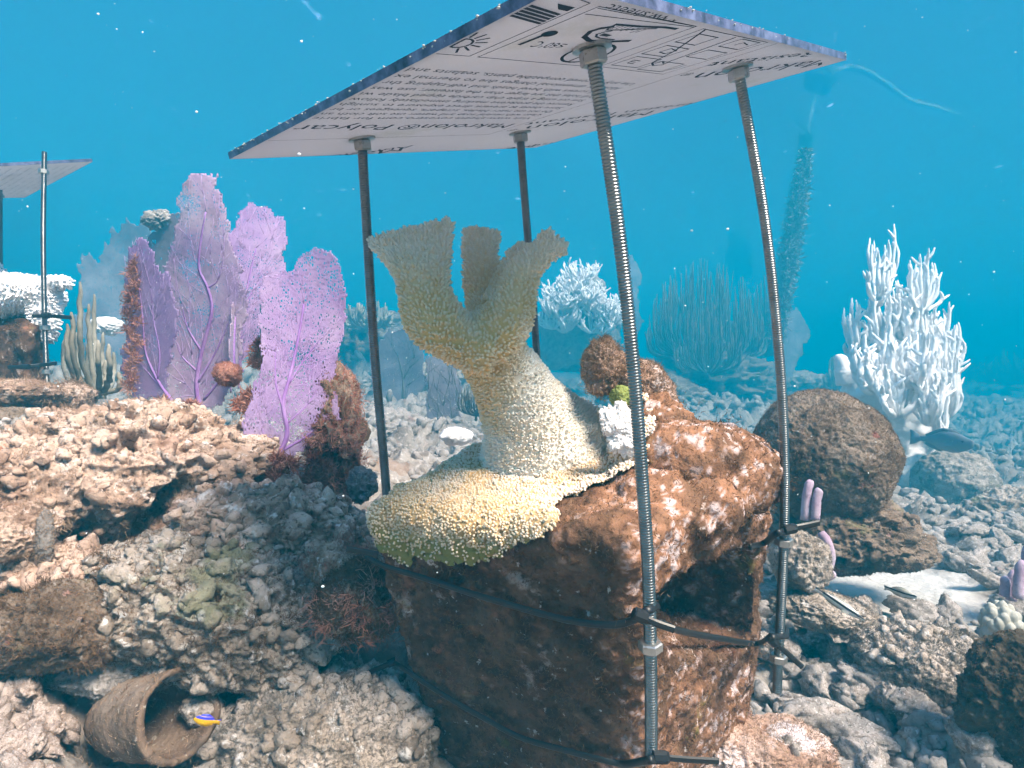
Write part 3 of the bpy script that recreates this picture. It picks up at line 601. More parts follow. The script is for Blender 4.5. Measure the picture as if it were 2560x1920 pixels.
tie('short black cable tie high on the right rod, tail pointing up and away', [rp_(1868,1366,.003), rp_(1900,1352,.005), cam_dir(P(1938,1336,r4u[1]), .0075), cam_dir(P(1965,1328,r4u[1]), .008)],
    (cam_dir(P(1976,1323,r4u[1]), .008), np.array([.95,0,.2])), [cam_dir(P(1984,1320,r4u[1]), .008), cam_dir(P(2016,1314,r4u[1]),.007), cam_dir(P(2049,1307,r4u[1]),.007)], .0064)
tie('lowest black cable tie slanting down the dark block face to the rod foot', [P(978,1652,.632), fp(1010,1672,.005), fp(1100,1732), fp(1200,1790), fp(1300,1843), fp(1400,1872), fp(1500,1898), fp(1560,1910), cam_dir(P(1615,1902,r3l[1]),.009), cam_dir(P(1640,1897,r3l[1]), .009)],
    (cam_dir(P(1652,1893,r3l[1]), .008), np.array([1,0,-.02])), [cam_dir(P(1660,1894,r3l[1]), .008), cam_dir(P(1720,1899,r3l[1]),.006), cam_dir(P(1797,1903,r3l[1]),.004)])
o = thing('cable_tie', 'black cable tie stub sticking out left of the block, just below the coral crust', 'cable tie', 'black cable ties holding the rods to the large block')
m = MB(); m.tube([P(866,1372,.556), P(900,1378,.555), P(945,1386,.553)], .0030, 6, r2=.0011, side=(0, 0, 1)); obj('tail', m.mesh('tail', M['tie'], smooth=False), o)
o = thing('cable_tie', 'black cable tie tail jutting left from the lower corner of the block', 'cable tie', 'black cable ties holding the rods to the large block')
m = MB(); m.tube([P(884,1700,.628), P(930,1678,.629), P(984,1655,.630)], .0028, 6, r2=.0012, side=(0, 0, 1)); obj('tail', m.mesh('tail', M['tie'], smooth=False), o)
m = MB(); m.tube([P(972,1660,.626), P(992,1651,.626)], .0045, 8); obj('head', m.mesh('head', M['tie'], smooth=False), o)

# ------------------------------------------------------------------ rocks
def rock_verts(c, rad, seed, sub=6, low=.22, mid=.12, fine=.05, freq=1.6, holes=0, flat=0):
    v, f = ico(sub); o = seed * 7.31; rad = np.asarray(rad, float); u = v * rad / (rad.prod() ** (1/3))
    d = 1 + low * fbm(u * freq + o, seed, 2) + mid * fbm(u * freq * 3.1 + o, seed + 1, 3, ridge=True) + fine * fbm(u * freq * 9 + o, seed + 2, 3)
    d += .022 * fbm(u * freq * 30 + o, seed + 5, 2)
    if holes:
        h = np.clip(vnoise(u * freq * 2.3 + o + 3, seed + 3) - .42, 0, 1) * 2.4; d -= holes * h
    w_ = v * d[:, None]
    if flat: w_[:, 2] = np.where(w_[:, 2] > flat, flat + (w_[:, 2] - flat) * .35, w_[:, 2])
    return w_ * np.asarray(rad) + np.asarray(c), f
ROCKS = []
def rock(name, label, cat, px, py, d, hw, hh, seed, mt='tan', thick=None, sub=6, turf=6000, turfm='turf', tl=.0034, tuft=0, tuftm='turf', group=None, rot=0, up=.3, lumps=0, **kw):
    """a lump that shows hw x hh pixels either side of (px, py)"""
    d = float(DD(d)); s_ = d / (1280 * FOC); rad = np.array([hw * s_, (thick or (hw + hh) / 2) * s_, hh * s_])
    v, f = rock_verts((0, 0, 0), rad, seed, sub, **kw)
    if rot: ca, sa = math.cos(R(rot)), math.sin(R(rot)); v = np.stack([v[:, 0]*ca - v[:, 2]*sa, v[:, 1], v[:, 0]*sa + v[:, 2]*ca], -1)
    v = v + np.array([(px - 1280) / 1446.4 * d, d, -(py - 960) / 1446.4 * d])
    o = obj(name, mesh_from(name, v, f, [M[mt]]), label=label, cat=cat, group=group)
    q = proj(v); tri_ok = ((v[f].mean(1)[:, 1]) < d + rad[1] * .5)
    if turf:
        turf = int(turf * 1.5); p_, n_ = sample(v, f, turf, tri_ok); pv_, pf_ = blades(p_, n_, tl, tl * .07, .7, up); obj('algal_turf', mesh_from('algal_turf', pv_, pf_, [M[turfm]]), o, kind='stuff')
    if tuft:
        p_, n_ = sample(v, f, tuft, tri_ok); k = 60; pp = np.repeat(p_, k, 0) + rng.normal(0, tl * 1.2, (tuft*k, 3)); pv_, pf_ = blades(pp, np.repeat(n_, k, 0), tl * 2.0, tl * .09, .8, up)
        obj('algal_tufts', mesh_from('algal_tufts', pv_, pf_, [M[tuftm]]), o, kind='stuff')
    if lumps:
        p_, n_ = sample(v, f, lumps, tri_ok & (np.cross(v[f[:, 1]] - v[f[:, 0]], v[f[:, 2]] - v[f[:, 0]])[:, 2] > -1e-7)); lv, lf = ico(2); V_l = []; F_l = []
        for i_ in range(lumps):
            s2 = (.0028 + .0085 * rng.random()**3); Q_, _ = np.linalg.qr(rng.normal(0, 1, (3, 3))); w_ = lv * (1 + .45 * vnoise(lv * 1.8 + i_ * 1.7, i_ % 40) + .2 * vnoise(lv * 4.4 + i_, 7))[:, None] * np.array([rng.uniform(.9, 1.8), 1, .75]) * s2
            V_l.append(w_ @ Q_.T + p_[i_]); F_l.append(lf + i_ * len(lv))
        obj('encrusting_lumps', mesh_from('encrusting_lumps', np.concatenate(V_l), np.concatenate(F_l), [M[mt]]), o, kind='stuff')
    ROCKS.append((o, v, f)); return o
def tufts(name, label, cat, spots, L, mt, k=220, wd=.0009, spread=.8, group=None, up=.5, parent=None):
    """bushy algae: k filaments at each (px, py, d, radius px)"""
    P_ = []; N_ = []
    for px, py, d, r in spots:
        c = P(px, py, d); s_ = r * float(DD(d)) / (1280 * FOC); u = rng.normal(0, 1, (k, 3)); u /= np.linalg.norm(u, axis=1)[:, None]
        P_.append(c + u * s_ * rng.uniform(.2, 1, (k, 1)) * np.array([1, .7, .8])); N_.append(u)
    v, f = blades(np.concatenate(P_), np.concatenate(N_), L, wd, spread, up)
    return obj(name, mesh_from(name, v, f, [M[mt]]), parent, label, cat, group)

RK = 'rock'
rock('reef_boulder', 'big tan turf-covered boulder in front of the purple sea fans', RK, 330, 1185, .84, 330, 165, 11, lumps=520, thick=190, sub=7, turf=26000, tuft=90, tuftm='turf', holes=.5, low=.18, mid=.13)
rock('reef_boulder', 'tan lump at the left edge below the white coral block', RK, 40, 1240, .72, 170, 130, 12, lumps=200, thick=110, turf=9000, tuft=20, tuftm='turf', holes=.45)
rock('reef_ledge', 'sunlit tan ledge just right of the small dark cave on the left', RK, 690, 1330, .74, 240, 105, 13, lumps=420, thick=150, sub=7, turf=16000, tuft=50, low=.25, rot=-12)
rock('reef_boulder', 'greenish grey pitted boulder above the fish shelter', RK, 545, 1530, .66, 300, 165, 14, lumps=460, mt='grey', thick=160, sub=7, turf=24000, turfm='turfdark', tuft=70, tuftm='turfdark', holes=.4, low=.2, rot=-14)
rock('reef_boulder', 'low brown turf-covered rock left of the greenish boulder', RK, 165, 1560, .62, 150, 105, 15, mt='dark', turf=12000, turfm='turfdark', tuft=60, tuftm='turfdark', tl=.0034)
rock('reef_boulder', 'pale pinkish ledge over the dark crevice at left', RK, 160, 1430, .66, 200, 60, 16, lumps=160, mt='tan', thick=90, turf=7000, rot=-8, low=.3)
rock('rubble_mound', 'rounded grey-brown mound at the foot of the dark block face', RK, 810, 1850, .62, 265, 150, 17, lumps=260, mt='grey', thick=190, sub=7, turf=26000, turfm='turfgrey', low=.12, mid=.07, tuft=40, tuftm='turfgrey')
rock('reef_boulder', 'pale dusty rock ledge directly behind the clay pot', RK, 330, 1660, .65, 150, 60, 18, mt='rubble', turf=5000, turfm='turfgrey')
rock('encrusted_knob', 'dark purple-brown encrusted knob against the left side of the block', RK, 900, 1500, .62, 95, 90, 19, mt='dark', turf=9000, turfm='turfdark', tuft=30, tuftm='red', tl=.005)
rock('reef_boulder', 'small tan rock under the cable tie stub left of the block', RK, 850, 1420, .66, 85, 60, 20, mt='tan', turf=4000, tuft=25, tuftm='red')
rock('pinnacle', 'thin upright dead coral stub beside the dark crevice', RK, 112, 1345, .63, 20, 62, 21, mt='rubble', sub=5, turf=700, thick=20)
rock('reef_boulder', 'dark rock behind the front purple fan, shaggy with red algae', RK, 842, 1100, .95, 56, 140, 22, mt='dark', turf=9000, turfm='red', tl=.006, tuft=40, tuftm='red', low=.45, mid=.3)
rock('reef_boulder', 'round brown knobbly rock beside the small block at far left', RK, 182, 992, 1.15, 48, 36, 23, mt='tan', sub=5, turf=2500, tuft=12, tl=.005)
rock('reef_boulder', 'rust-coloured rock at the left edge above the crevice', RK, 20, 1330, .64, 110, 70, 24, mt='tan', turf=4000, tuft=30)
# on top of the block
rock('fuzzy_algae', 'orange-brown fuzzy knob standing on the block behind the near rod', 'algae', 1505, 915, .56, 46, 62, 31, mt='pinkcrust', thick=45, turf=5000, turfm='turf', tl=.003, tuft=12, tuftm='turf', low=.3, mid=.2)
rock('algae_lump', 'rusty encrusted lump sloping down right of the fuzzy knob', 'algae', 1600, 960, .57, 88, 56, 32, mt='pinkcrust', thick=60, turf=5000, turfm='turf', tl=.0035, rot=-28)
rock('white_shard', 'white broken coral shard leaning behind the near rod', 'coral', 1556, 1078, .512, 42, 66, 33, mt='white', thick=18, sub=6, turf=700, turfm='turf', tl=.002, low=.45, mid=.25, rot=18)
rock('green_knob', 'small green bumpy coral beside the white shard', 'coral', 1556, 992, .54, 30, 26, 37, mt='greenish', sub=5, turf=0)
# right side
rock('round_boulder', 'smooth round brown boulder behind the right rod', RK, 2052, 1150, 1.12, 158, 166, 41, mt='dark', thick=170, sub=7, turf=26000, turfm='turfdark', tl=.004, low=.08, mid=.035, fine=.025)
rock('reef_boulder', 'lumpy dark rock under the round boulder, overhanging the sand', RK, 2110, 1330, 1.10, 170, 92, 42, lumps=160, mt='dark', thick=130, sub=7, turf=14000, turfm='turf', tuft=25, holes=.35)
rock('reef_boulder', 'brown rock foot reaching right over the pale sand', RK, 2230, 1372, 1.12, 95, 48, 43, mt='dark', thick=80, turf=5000, turfm='turf')
rock('reef_boulder', 'grey mottled rock hard against the right rod, beneath the upper tie', RK, 1998, 1400, .90, 62, 75, 44, mt='grey', turf=4000, turfm='turfgrey', sub=6)
rock('reef_ledge', 'flat pinkish ledge right of the rod below the striped fish', RK, 2060, 1530, .88, 130, 42, 45, mt='grey', thick=70, turf=6000, turfm='turfgrey', rot=-10)
rock('reef_mound', 'broad grey rounded rock in the middle of the rubble', RK, 2340, 1680, .80, 190, 105, 46, lumps=200, mt='grey', thick=150, sub=7, turf=20000, turfm='turfgrey', tl=.005, low=.14, mid=.08, rot=-12)
rock('reef_boulder', 'dark overgrown boulder filling the lower right corner', RK, 2605, 1770, .62, 175, 165, 47, mt='darker', thick=120, sub=7, turf=12000, turfm='turfdark', tl=.0025, low=.2, mid=.09)
rock('round_coral', 'round algae-dusted coral head right of the white coral stem', 'coral', 2385, 1205, 1.85, 88, 78, 48, mt='grey', thick=90, turf=6000, turfm='turfgrey', tl=.006, low=.08, mid=.07)
rock('crusted_rock', 'pinkish crusted rock at the foot of the block by the right rod', RK, 1850, 1880, .66, 210, 70, 49, mt='pinkcrust', thick=110, sub=7, turf=8000, turfm='turf', tl=.004)
rock('reef_boulder', 'dark rubble lump at the right edge near the purple stubs', RK, 2540, 1300, 1.5, 90, 75, 50, mt='grey', turf=3000, turfm='turfdark')
# background reef under the gorgonians
bgk = dict(turf=2500, tl=.016, group=None)
rock('reef_outcrop', 'hazy reef outcrop below the large feathery gorgonian', RK, 1760, 965, 3.5, 165, 75, 61, mt='dark', thick=150, turfm='turfdark', holes=.6, turf=6000, tl=.018, mid=.25)
rock('reef_outcrop', 'hazy low reef behind the round boulder', RK, 1960, 990, 3.9, 150, 50, 62, mt='grey', thick=140, turfm='turfgrey', turf=4000, tl=.018, mid=.25)
rock('reef_outcrop', 'hazy reef shoulder between the fuzzy knob and the gorgonian', RK, 1630, 1010, 3.0, 120, 60, 63, mt='dark', thick=120, turfm='turfdark', turf=4000, tl=.015, mid=.25)
rock('reef_outcrop', 'dim blue mass below the far bleached coral', RK, 1450, 830, 3.6, 100, 95, 64, mt='dark', thick=100, turfm='turfdark', turf=3000, tl=.018)
rock('reef_outcrop', 'hazy rubble bank behind the coral trunk', RK, 1110, 990, 2.9, 200, 75, 65, mt='grey', thick=150, turfm='turfgrey', turf=4000, tl=.014, mid=.25)
rock('reef_outcrop', 'far dark reef seen between the fans and the left rod', RK, 900, 860, 3.3, 130, 80, 66, mt='dark', thick=120, turfm='turfdark', turf=4000, tl=.018, mid=.25)
rock('reef_outcrop', 'pale rubble pile behind the left rod', RK, 960, 1090, 1.75, 120, 60, 67, mt='rubble', thick=100, turfm='turfgrey', turf=2500, tl=.008, mid=.25)
rock('white_lump', 'small white coral lump lying behind the crust', 'coral', 1140, 1090, 1.2, 40, 22, 68, mt='white', sub=4, turf=0)
rock('white_lump', 'whitish stone at the foot of the shaggy red rock', RK, 902, 1215, .85, 30, 34, 69, mt='rubble', sub=6, turf=900, turfm='turfgrey', low=.5, mid=.3)

# ------------------------------------------------------------------ sea fans
def fan(label, poly, d, base, mt='fan', yaw=0, step=5, jag=9, veins=(), auto=60, seed=1, name='sea_fan', vm='purplestem', vr=1.0, curl=.05, auto_len=1.0, wide=1.22):
    """a net blade with the outline poly (pixels), swung by yaw about its base, with branching veins"""
    d = float(DD(d)); poly = np.array(poly, float); pc0 = poly.mean(0); poly = pc0 + (poly - pc0) * np.array([wide, 1.03]); bx = base[0]; rg = np.random.default_rng(seed)
    def P3(px, py, off=0):
        px = np.asarray(px, float); py = np.asarray(py, float)
        dx = (px - bx) / 1446; dy = (base[1] - py) / 1446
        dd = d * (1 + math.tan(R(yaw)) * dx) + curl * d * np.sin(dx * 9 + dy * 7 + seed) * (.3 + dy) + off
        return np.stack([(px - 1280) / 1446 * dd, dd, -(py - 960) / 1446 * dd], -1)
    x0, y0 = poly.min(0) - 20; x1, y1 = poly.max(0) + 20
    gx_, gy_ = np.meshgrid(np.arange(x0, x1, step), np.arange(y0, y1, step))
    w3 = np.stack([gx_ * .045, gy_ * .03, gx_ * 0 + seed], -1); jx = jag * (vnoise(w3 * 1.0, seed) + .8 * vnoise(w3 * 2.7, seed + 1)); jy = jag * (vnoise(w3 * 1.1, seed + 2) + .8 * vnoise(w3 * 2.9, seed + 3))
    ins = inpoly(np.stack([gx_ + jx, gy_ + jy], -1), poly); h, w_ = ins.shape; id_ = np.arange(h * w_).reshape(h, w_)
    ok = ins[:-1, :-1] & ins[1:, :-1] & ins[:-1, 1:] & ins[1:, 1:]
    q = np.stack([id_[:-1, :-1], id_[:-1, 1:], id_[1:, 1:], id_[1:, :-1]], -1)[ok]
    us = np.unique(q); rm_ = -np.ones(h * w_, int); rm_[us] = np.arange(len(us)); V = P3(gx_.ravel()[us], gy_.ravel()[us])
    root = thing(name, label, 'sea fan')
    me = mesh_from('blade', V, rm_[q], [M[mt]]); b = obj('blade', me, root); so_ = b.modifiers.new('thickness', 'SOLIDIFY'); so_.thickness = .0013 * d; so_.offset = 0
    r0 = .0029 * d * vr
    m = MB()
    for pts, k in veins:
        n = len(pts) * 4; c = smooth_path(P3(*np.array(pts, float).T), n); m.tube(c, np.linspace(r0 * k, r0 * k * .35, n), 6)
    if m.n: obj('main_veins', m.mesh('main_veins', M[vm]), root)
    m = MB(); segs = [(np.array(base, float), -1.57 + rg.uniform(-.5, .5), 0) for _ in range(5)]
    tips = [(np.array(p[int(i)], float), None, 0) for p, k in veins for i in np.linspace(1, len(p) - 1, 4)]; cnt = 0
    cx, cy_ = poly.mean(0); queue = segs + [(t_[0], math.atan2(cy_ - 300 - t_[0][1], t_[0][0] - bx + rg.normal(0, 60)) if False else -1.57 + (t_[0][0] - bx) * .004 + rg.uniform(-.6, .6), 1) for t_ in tips]
    while queue and cnt < auto:
        p, a, lev = queue.pop(0); L = rg.uniform(60, 150) * auto_len; pts = [p]
        for _ in range(6):
            a += rg.normal(0, .10) + (-1.57 - a) * .03; nx = pts[-1] + np.array([math.cos(a), math.sin(a)]) * L / 6
            if not inpoly(nx[None], poly)[0]: break
            pts.append(nx)
        if len(pts) > 2:
            c = P3(*np.array(pts).T, -.0006 * d); m.tube(c, np.linspace(r0 * (.26 if lev < 2 else .17), r0 * .10, len(c)), 4); cnt += 1
            queue.append((pts[-1], a + rg.uniform(.15, .5), lev + 1)); queue.append((pts[-1], a - rg.uniform(.15, .5), lev + 1)); queue.append((pts[len(pts)//2], a + rg.choice([-1, 1]) * rg.uniform(.4, .7), lev + 1))
    if m.n: obj('fine_veins', m.mesh('fine_veins', M['finevein' if vm == 'purplestem' else vm]), root)
    return root
# outlines in photo pixels
fan('tall middle purple sea fan with a jagged pale top', [(430,985),(405,900),(395,800),(420,700),(430,640),(455,560),(455,490),(470,450),(505,432),(530,450),(548,490),(562,560),(572,620),(590,660),(600,760),(590,860),(575,950),(540,1010),(480,1030)], 1.12, (500,1025), 'fanpink', 8,
    veins=[([(500,1025),(492,960),(505,880),(530,780),(520,720),(498,670),(503,600),(515,530)],1.5),([(505,880),(470,820),(455,760)],.8),([(492,960),(540,880),(575,800)],.9),([(520,720),(545,700),(560,640)],.6),([(495,930),(455,890),(440,850)],.7),([(510,1000),(560,940),(600,900)],.8)], seed=2, auto=90)
fan('narrow left purple sea fan leaning on the tall one', [(345,990),(318,930),(320,820),(325,720),(322,640),(345,590),(372,610),(405,680),(430,760),(432,850),(415,920),(405,980),(375,1000)], 1.06, (425,1010), 'fan', -14,
    veins=[([(435,1010),(395,950),(365,880),(358,800),(350,720)],1.2),([(395,950),(400,880),(385,800),(378,720)],.8),([(420,990),(370,930),(335,890)],.7)], seed=3, auto=70)
fan('right-hand purple sea fan with a rounded top, behind the tall one', [(560,960),(560,860),(565,760),(555,680),(560,590),(590,575),(600,530),(625,512),(665,520),(700,560),(702,600),(690,640),(702,660),(690,710),(655,760),(640,830),(610,920),(590,975)], 1.22, (560,990), 'fan', 12,
    veins=[([(545,1010),(575,920),(600,820),(620,710),(640,620)],1.1),([(610,780),(630,730),(660,690)],.7),([(580,900),(600,850),(625,820)],.7)], seed=4, auto=80)
fan('front purple sea fan with a thick violet stem, nearest the left rod', [(668,1175),(640,1130),(630,1060),(650,980),(672,900),(665,800),(668,700),(700,690),(730,680),(755,640),(785,622),(822,640),(842,700),(850,780),(835,870),(820,940),(825,1000),(835,1045),(800,1085),(760,1120),(720,1150)], .86, (660,1190), 'fan', 16, step=4,
    veins=[([(655,1192),(700,1130),(718,1080),(708,1010),(725,940),(745,850),(760,760)],1.9),([(700,1130),(760,1095),(810,1055)],1.0),([(708,1020),(690,960),(688,880)],.9),([(668,1170),(662,1100),(650,1050)],.7),([(722,960),(760,900),(800,850)],.7),([(716,1060),(770,1010),(800,960)],.6)], seed=5, auto=110, jag=7)
fan('thin dark sea fan seen edge-on between the purple fans', [(578,950),(572,860),(580,780),(590,700),(602,680),(600,760),(596,860),(592,950)], 1.10, (585,960), 'fanpink', 70, step=3, jag=3, seed=6, auto=4, veins=[([(585,955),(584,860),(590,760),(596,700)],1.3)])
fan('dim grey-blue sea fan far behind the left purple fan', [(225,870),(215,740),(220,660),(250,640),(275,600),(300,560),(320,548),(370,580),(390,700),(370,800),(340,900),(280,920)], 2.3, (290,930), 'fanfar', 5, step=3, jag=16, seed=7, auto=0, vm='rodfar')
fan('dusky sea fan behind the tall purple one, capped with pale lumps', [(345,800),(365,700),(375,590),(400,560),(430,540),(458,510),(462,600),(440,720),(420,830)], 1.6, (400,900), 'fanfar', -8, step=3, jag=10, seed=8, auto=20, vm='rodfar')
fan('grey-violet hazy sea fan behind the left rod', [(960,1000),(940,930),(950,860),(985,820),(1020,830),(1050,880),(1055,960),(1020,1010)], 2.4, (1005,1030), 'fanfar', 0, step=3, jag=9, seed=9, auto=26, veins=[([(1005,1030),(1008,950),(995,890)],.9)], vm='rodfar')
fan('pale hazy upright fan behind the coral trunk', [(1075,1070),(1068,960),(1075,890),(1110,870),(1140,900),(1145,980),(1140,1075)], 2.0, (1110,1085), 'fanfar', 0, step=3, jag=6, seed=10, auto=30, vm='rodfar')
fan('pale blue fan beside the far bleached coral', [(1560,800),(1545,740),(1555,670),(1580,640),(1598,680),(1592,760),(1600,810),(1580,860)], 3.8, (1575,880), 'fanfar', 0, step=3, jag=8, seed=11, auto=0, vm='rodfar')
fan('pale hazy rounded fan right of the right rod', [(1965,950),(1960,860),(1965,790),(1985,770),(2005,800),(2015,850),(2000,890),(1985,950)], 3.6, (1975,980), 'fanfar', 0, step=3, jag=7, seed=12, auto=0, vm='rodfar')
# red algae on and between the fans
tufts('red_algae', 'russet algae clinging down the left edge of the leftmost fan', 'algae', [(330+rng.uniform(-18,14), y, 1.05, 16) for y in np.arange(650, 985, 13)], .009, 'red', 90, .0008)
tufts('red_algae', 'bushy russet algae clump between the middle and front purple fans', 'algae', [(650,880,.92,26),(668,910,.90,22),(640,905,.92,20),(685,870,.90,18),(655,860,.92,16),(630,990,.90,26),(600,1010,.90,22),(620,1020,.89,20),(650,1000,.9,16)], .010, 'red', 260, .0011)
tufts('red_algae', 'reddish algae mat at the stem foot of the front fan', 'algae', [(740+rng.uniform(-50,90), 1185+rng.uniform(-40,60), .82, 22) for _ in range(16)], .010, 'red', 200, .001)
tufts('red_algae', 'low brown-red algae on the boulder top under the middle fan', 'algae', [(430+rng.uniform(-50,60), 1015+rng.uniform(-8,14), .98, 18) for _ in range(9)], .010, 'red', 160, .001)
tufts('red_algae', 'pink-red bushy algae tuft on the ledge near the block corner', 'algae', [(790+rng.uniform(-30,30), 1400+rng.uniform(-25,25), .68, 20) for _ in range(6)], .008, 'red', 200, .0008)
rock('pink_sponge', 'orange-pink rounded sponge at the foot of the right-hand purple fan', 'sponge', 570, 935, .95, 32, 28, 71, mt='red', sub=5, turf=900, turfm='red', tl=.004)
rock('pale_sponge', 'small pale knobby sponge perched high behind the tall purple fan', 'sponge', 400, 552, 1.6, 34, 22, 72, mt='rubble', sub=5, turf=0, low=.5, mid=.4)

# ------------------------------------------------------------------ small shaded block at far left
def disp_box(c8, voxel, seed, amp):
    m = hexa(c8); b = bmesh.new(); vs = [b.verts.new(q) for q in m.v]
    for q in m.f: b.faces.new([vs[i] for i in q])
    bmesh.ops.recalc_face_normals(b, faces=b.faces); bmesh.ops.bevel(b, geom=b.edges[:], offset=voxel * 3, segments=2, affect='EDGES')
    me = bpy.data.meshes.new('t'); b.to_mesh(me); b.free(); mm = MB(); mm.add([v.co[:] for v in me.vertices], [tuple(p.vertices) for p in me.polygons])
    v, f = remesh([mm], voxel, 2); n = vnormals(v, f); return v + n * (amp * fbm(v * 25, seed, 4))[:, None], f
d0 = 1.2
c8 = [P(-190,790,1.28), P(75,800,1.12), P(128,790,1.26), P(-120,780,1.45), P(-190,960,1.28), P(75,985,1.12), P(128,965,1.26), P(-120,950,1.45)]
v, f = disp_box(c8, .006, 3, .012)
b2 = obj('concrete_block', mesh_from('concrete_block', v, f, [M['block']]), label='dark concrete block at the far left carrying bleached white coral', cat='block')
p_, n_ = sample(v, f, 6000); v_, f_ = blades(p_, n_, .007, .0005); obj('algal_turf', mesh_from('algal_turf', v_, f_, [M['turfdark']]), b2, kind='stuff')
wc = thing('white_coral', 'bright white bleached coral slab capping the far left block', 'coral')
def limb2(pts, n=10, side=(1, 0, 0)):
    pts = np.array(pts, float); c = smooth_path([P(*q[:3]) for q in pts], n); s_ = DD(interp(pts[:, 2], n)) / 1446; m = MB(); m.tube(c, interp(pts[:, 3], n) * s_, 14, r2=interp(pts[:, 4], n) * s_, side=side); return m
wp_ = [limb2([(-180,752,1.25,60,110),(-60,748,1.25,56,110),(40,742,1.22,52,100),(100,735,1.2,42,70),(125,722,1.2,20,40)], side=(0,0,1)), limb2([(100,720,1.2,16,40),(140,708,1.2,15,30),(170,708,1.2,11,18)], side=(0,0,1)), limb2([(-60,740,1.25,60,60),(-30,690,1.25,48,40),(-5,670,1.25,22,20)]),
    limb2([(112,740,1.2,26,40),(112,800,1.2,24,40),(105,850,1.2,20,30)])]
v, f = remesh(wp_, .006, 3); n = vnormals(v, f); v = v + n * (.004 * fbm(v * 40, 3, 3))[:, None]
obj('slab', mesh_from('slab', v, f, [M['white']]), wc)
p_, n_ = sample(v, f, 30000); p_, n_ = thin(p_, n_, .007); v_, f_, a_ = stubs(p_, n_, rng.uniform(.003, .007, len(p_)), rng.uniform(.002, .003, len(p_)), .7)
obj('polyps', mesh_from('polyps', v_, f_, [M['white']]), wc, kind='stuff')
sh2 = thing('shade_canopy', 'small distant white shade sheet on threaded rods at the far left', 'shade')
pa, pb, pc_, pd = P(232,404,1.22), P(-150,424,1.05), P(-260,500,1.45), P(62,494,1.62)
nn = np.cross(pb - pa, pd - pa); nn /= np.linalg.norm(nn); nn = nn if nn[2] > 0 else -nn; q4 = np.array([pa, pb, pc_, pd])
s2 = obj('sheet', mesh_from('sheet', np.concatenate([q4, q4 + nn * .006]), [(0,1,2,3),(7,6,5,4),(0,4,5,1),(1,5,6,2),(2,6,7,3),(3,7,4,0)], [M['sheet'], M['edge']], smooth=False, fmat=[0,0,1,1,1,1]), sh2)
m = MB()
for i in range(13):   # faint rows of print
    t_ = .08 + i * .066; a_, b_ = pa + (pb - pa) * t_, pd + (pc_ - pd) * t_; e1 = (b_ - a_); e1 /= np.linalg.norm(e1); e2 = np.cross(nn, e1) * .0016; off = -nn * .0006
    for k in range(9):
        s0, s1 = .05 + k * .1, .05 + k * .1 + rng.uniform(.05, .095); u0, u1 = a_ + (b_ - a_) * s0 + off, a_ + (b_ - a_) * s1 + off; m.add([u0 - e2, u0 + e2, u1 + e2, u1 - e2], [(0,1,2,3)])
M['inkpale'] = mat('faded print', (.42,.42,.46)); obj('lettering', m.mesh('lettering', M['inkpale'], smooth=False), s2)
rods2 = [[(111,380,1.13),(108,600,1.125),(113,850,1.125),(122,1045,1.13)], [(2,470,1.45),(2,600,1.44),(4,760,1.43)]]
for rp in rods2:
    path = smooth_path([P(*q) for q in rp], 30); obj('threaded_rod', threaded(path, .0048, .0026).mesh('threaded_rod', M['steel']), sh2)
for px, py, d, r in ((109,430,1.13,.009),(113,820,1.125,.0085),(118,930,1.127,.0085),(2,490,1.45,.009)): hexnut(P(px, py, d), np.array([0,0,1.]), r, .009, 'nut', sh2)
for lab, pts in (('upper black cable tie round the far left block', [(80,790,1.10),(112,789,1.118),(140,791,1.115),(178,794,1.10)]), ('lower black cable tie round the far left block', [(20,918,1.11),(60,917,1.105),(100,913,1.118),(142,908,1.115)])):
    o = thing('cable_tie', lab, 'cable tie', 'black cable ties holding the far left block'); m = MB(); m.tube([P(*q) for q in pts], .0038, 6, r2=.0014, side=(0,0,1)); obj('strap', m.mesh('strap', M['tie'], smooth=False), o)
    m = MB(); m.tube([P(pts[1][0]-5, pts[1][1], pts[1][2]-.006), P(pts[1][0]+12, pts[1][1], pts[1][2]-.006)], .0055, 8); obj('head', m.mesh('head', M['tie'], smooth=False), o)
rock('crusted_rock', 'flat crusted rock slab beneath the far left block', RK, 40, 985, 1.08, 105, 34, 73, mt='tan', thick=80, turf=4000, tuft=15, tl=.005)
rock('crusted_rock', 'dark rock wedge with a red spot under the far left slab', RK, 20, 1060, 1.02, 80, 40, 74, mt='dark', thick=60, turf=2500, turfm='turfdark')

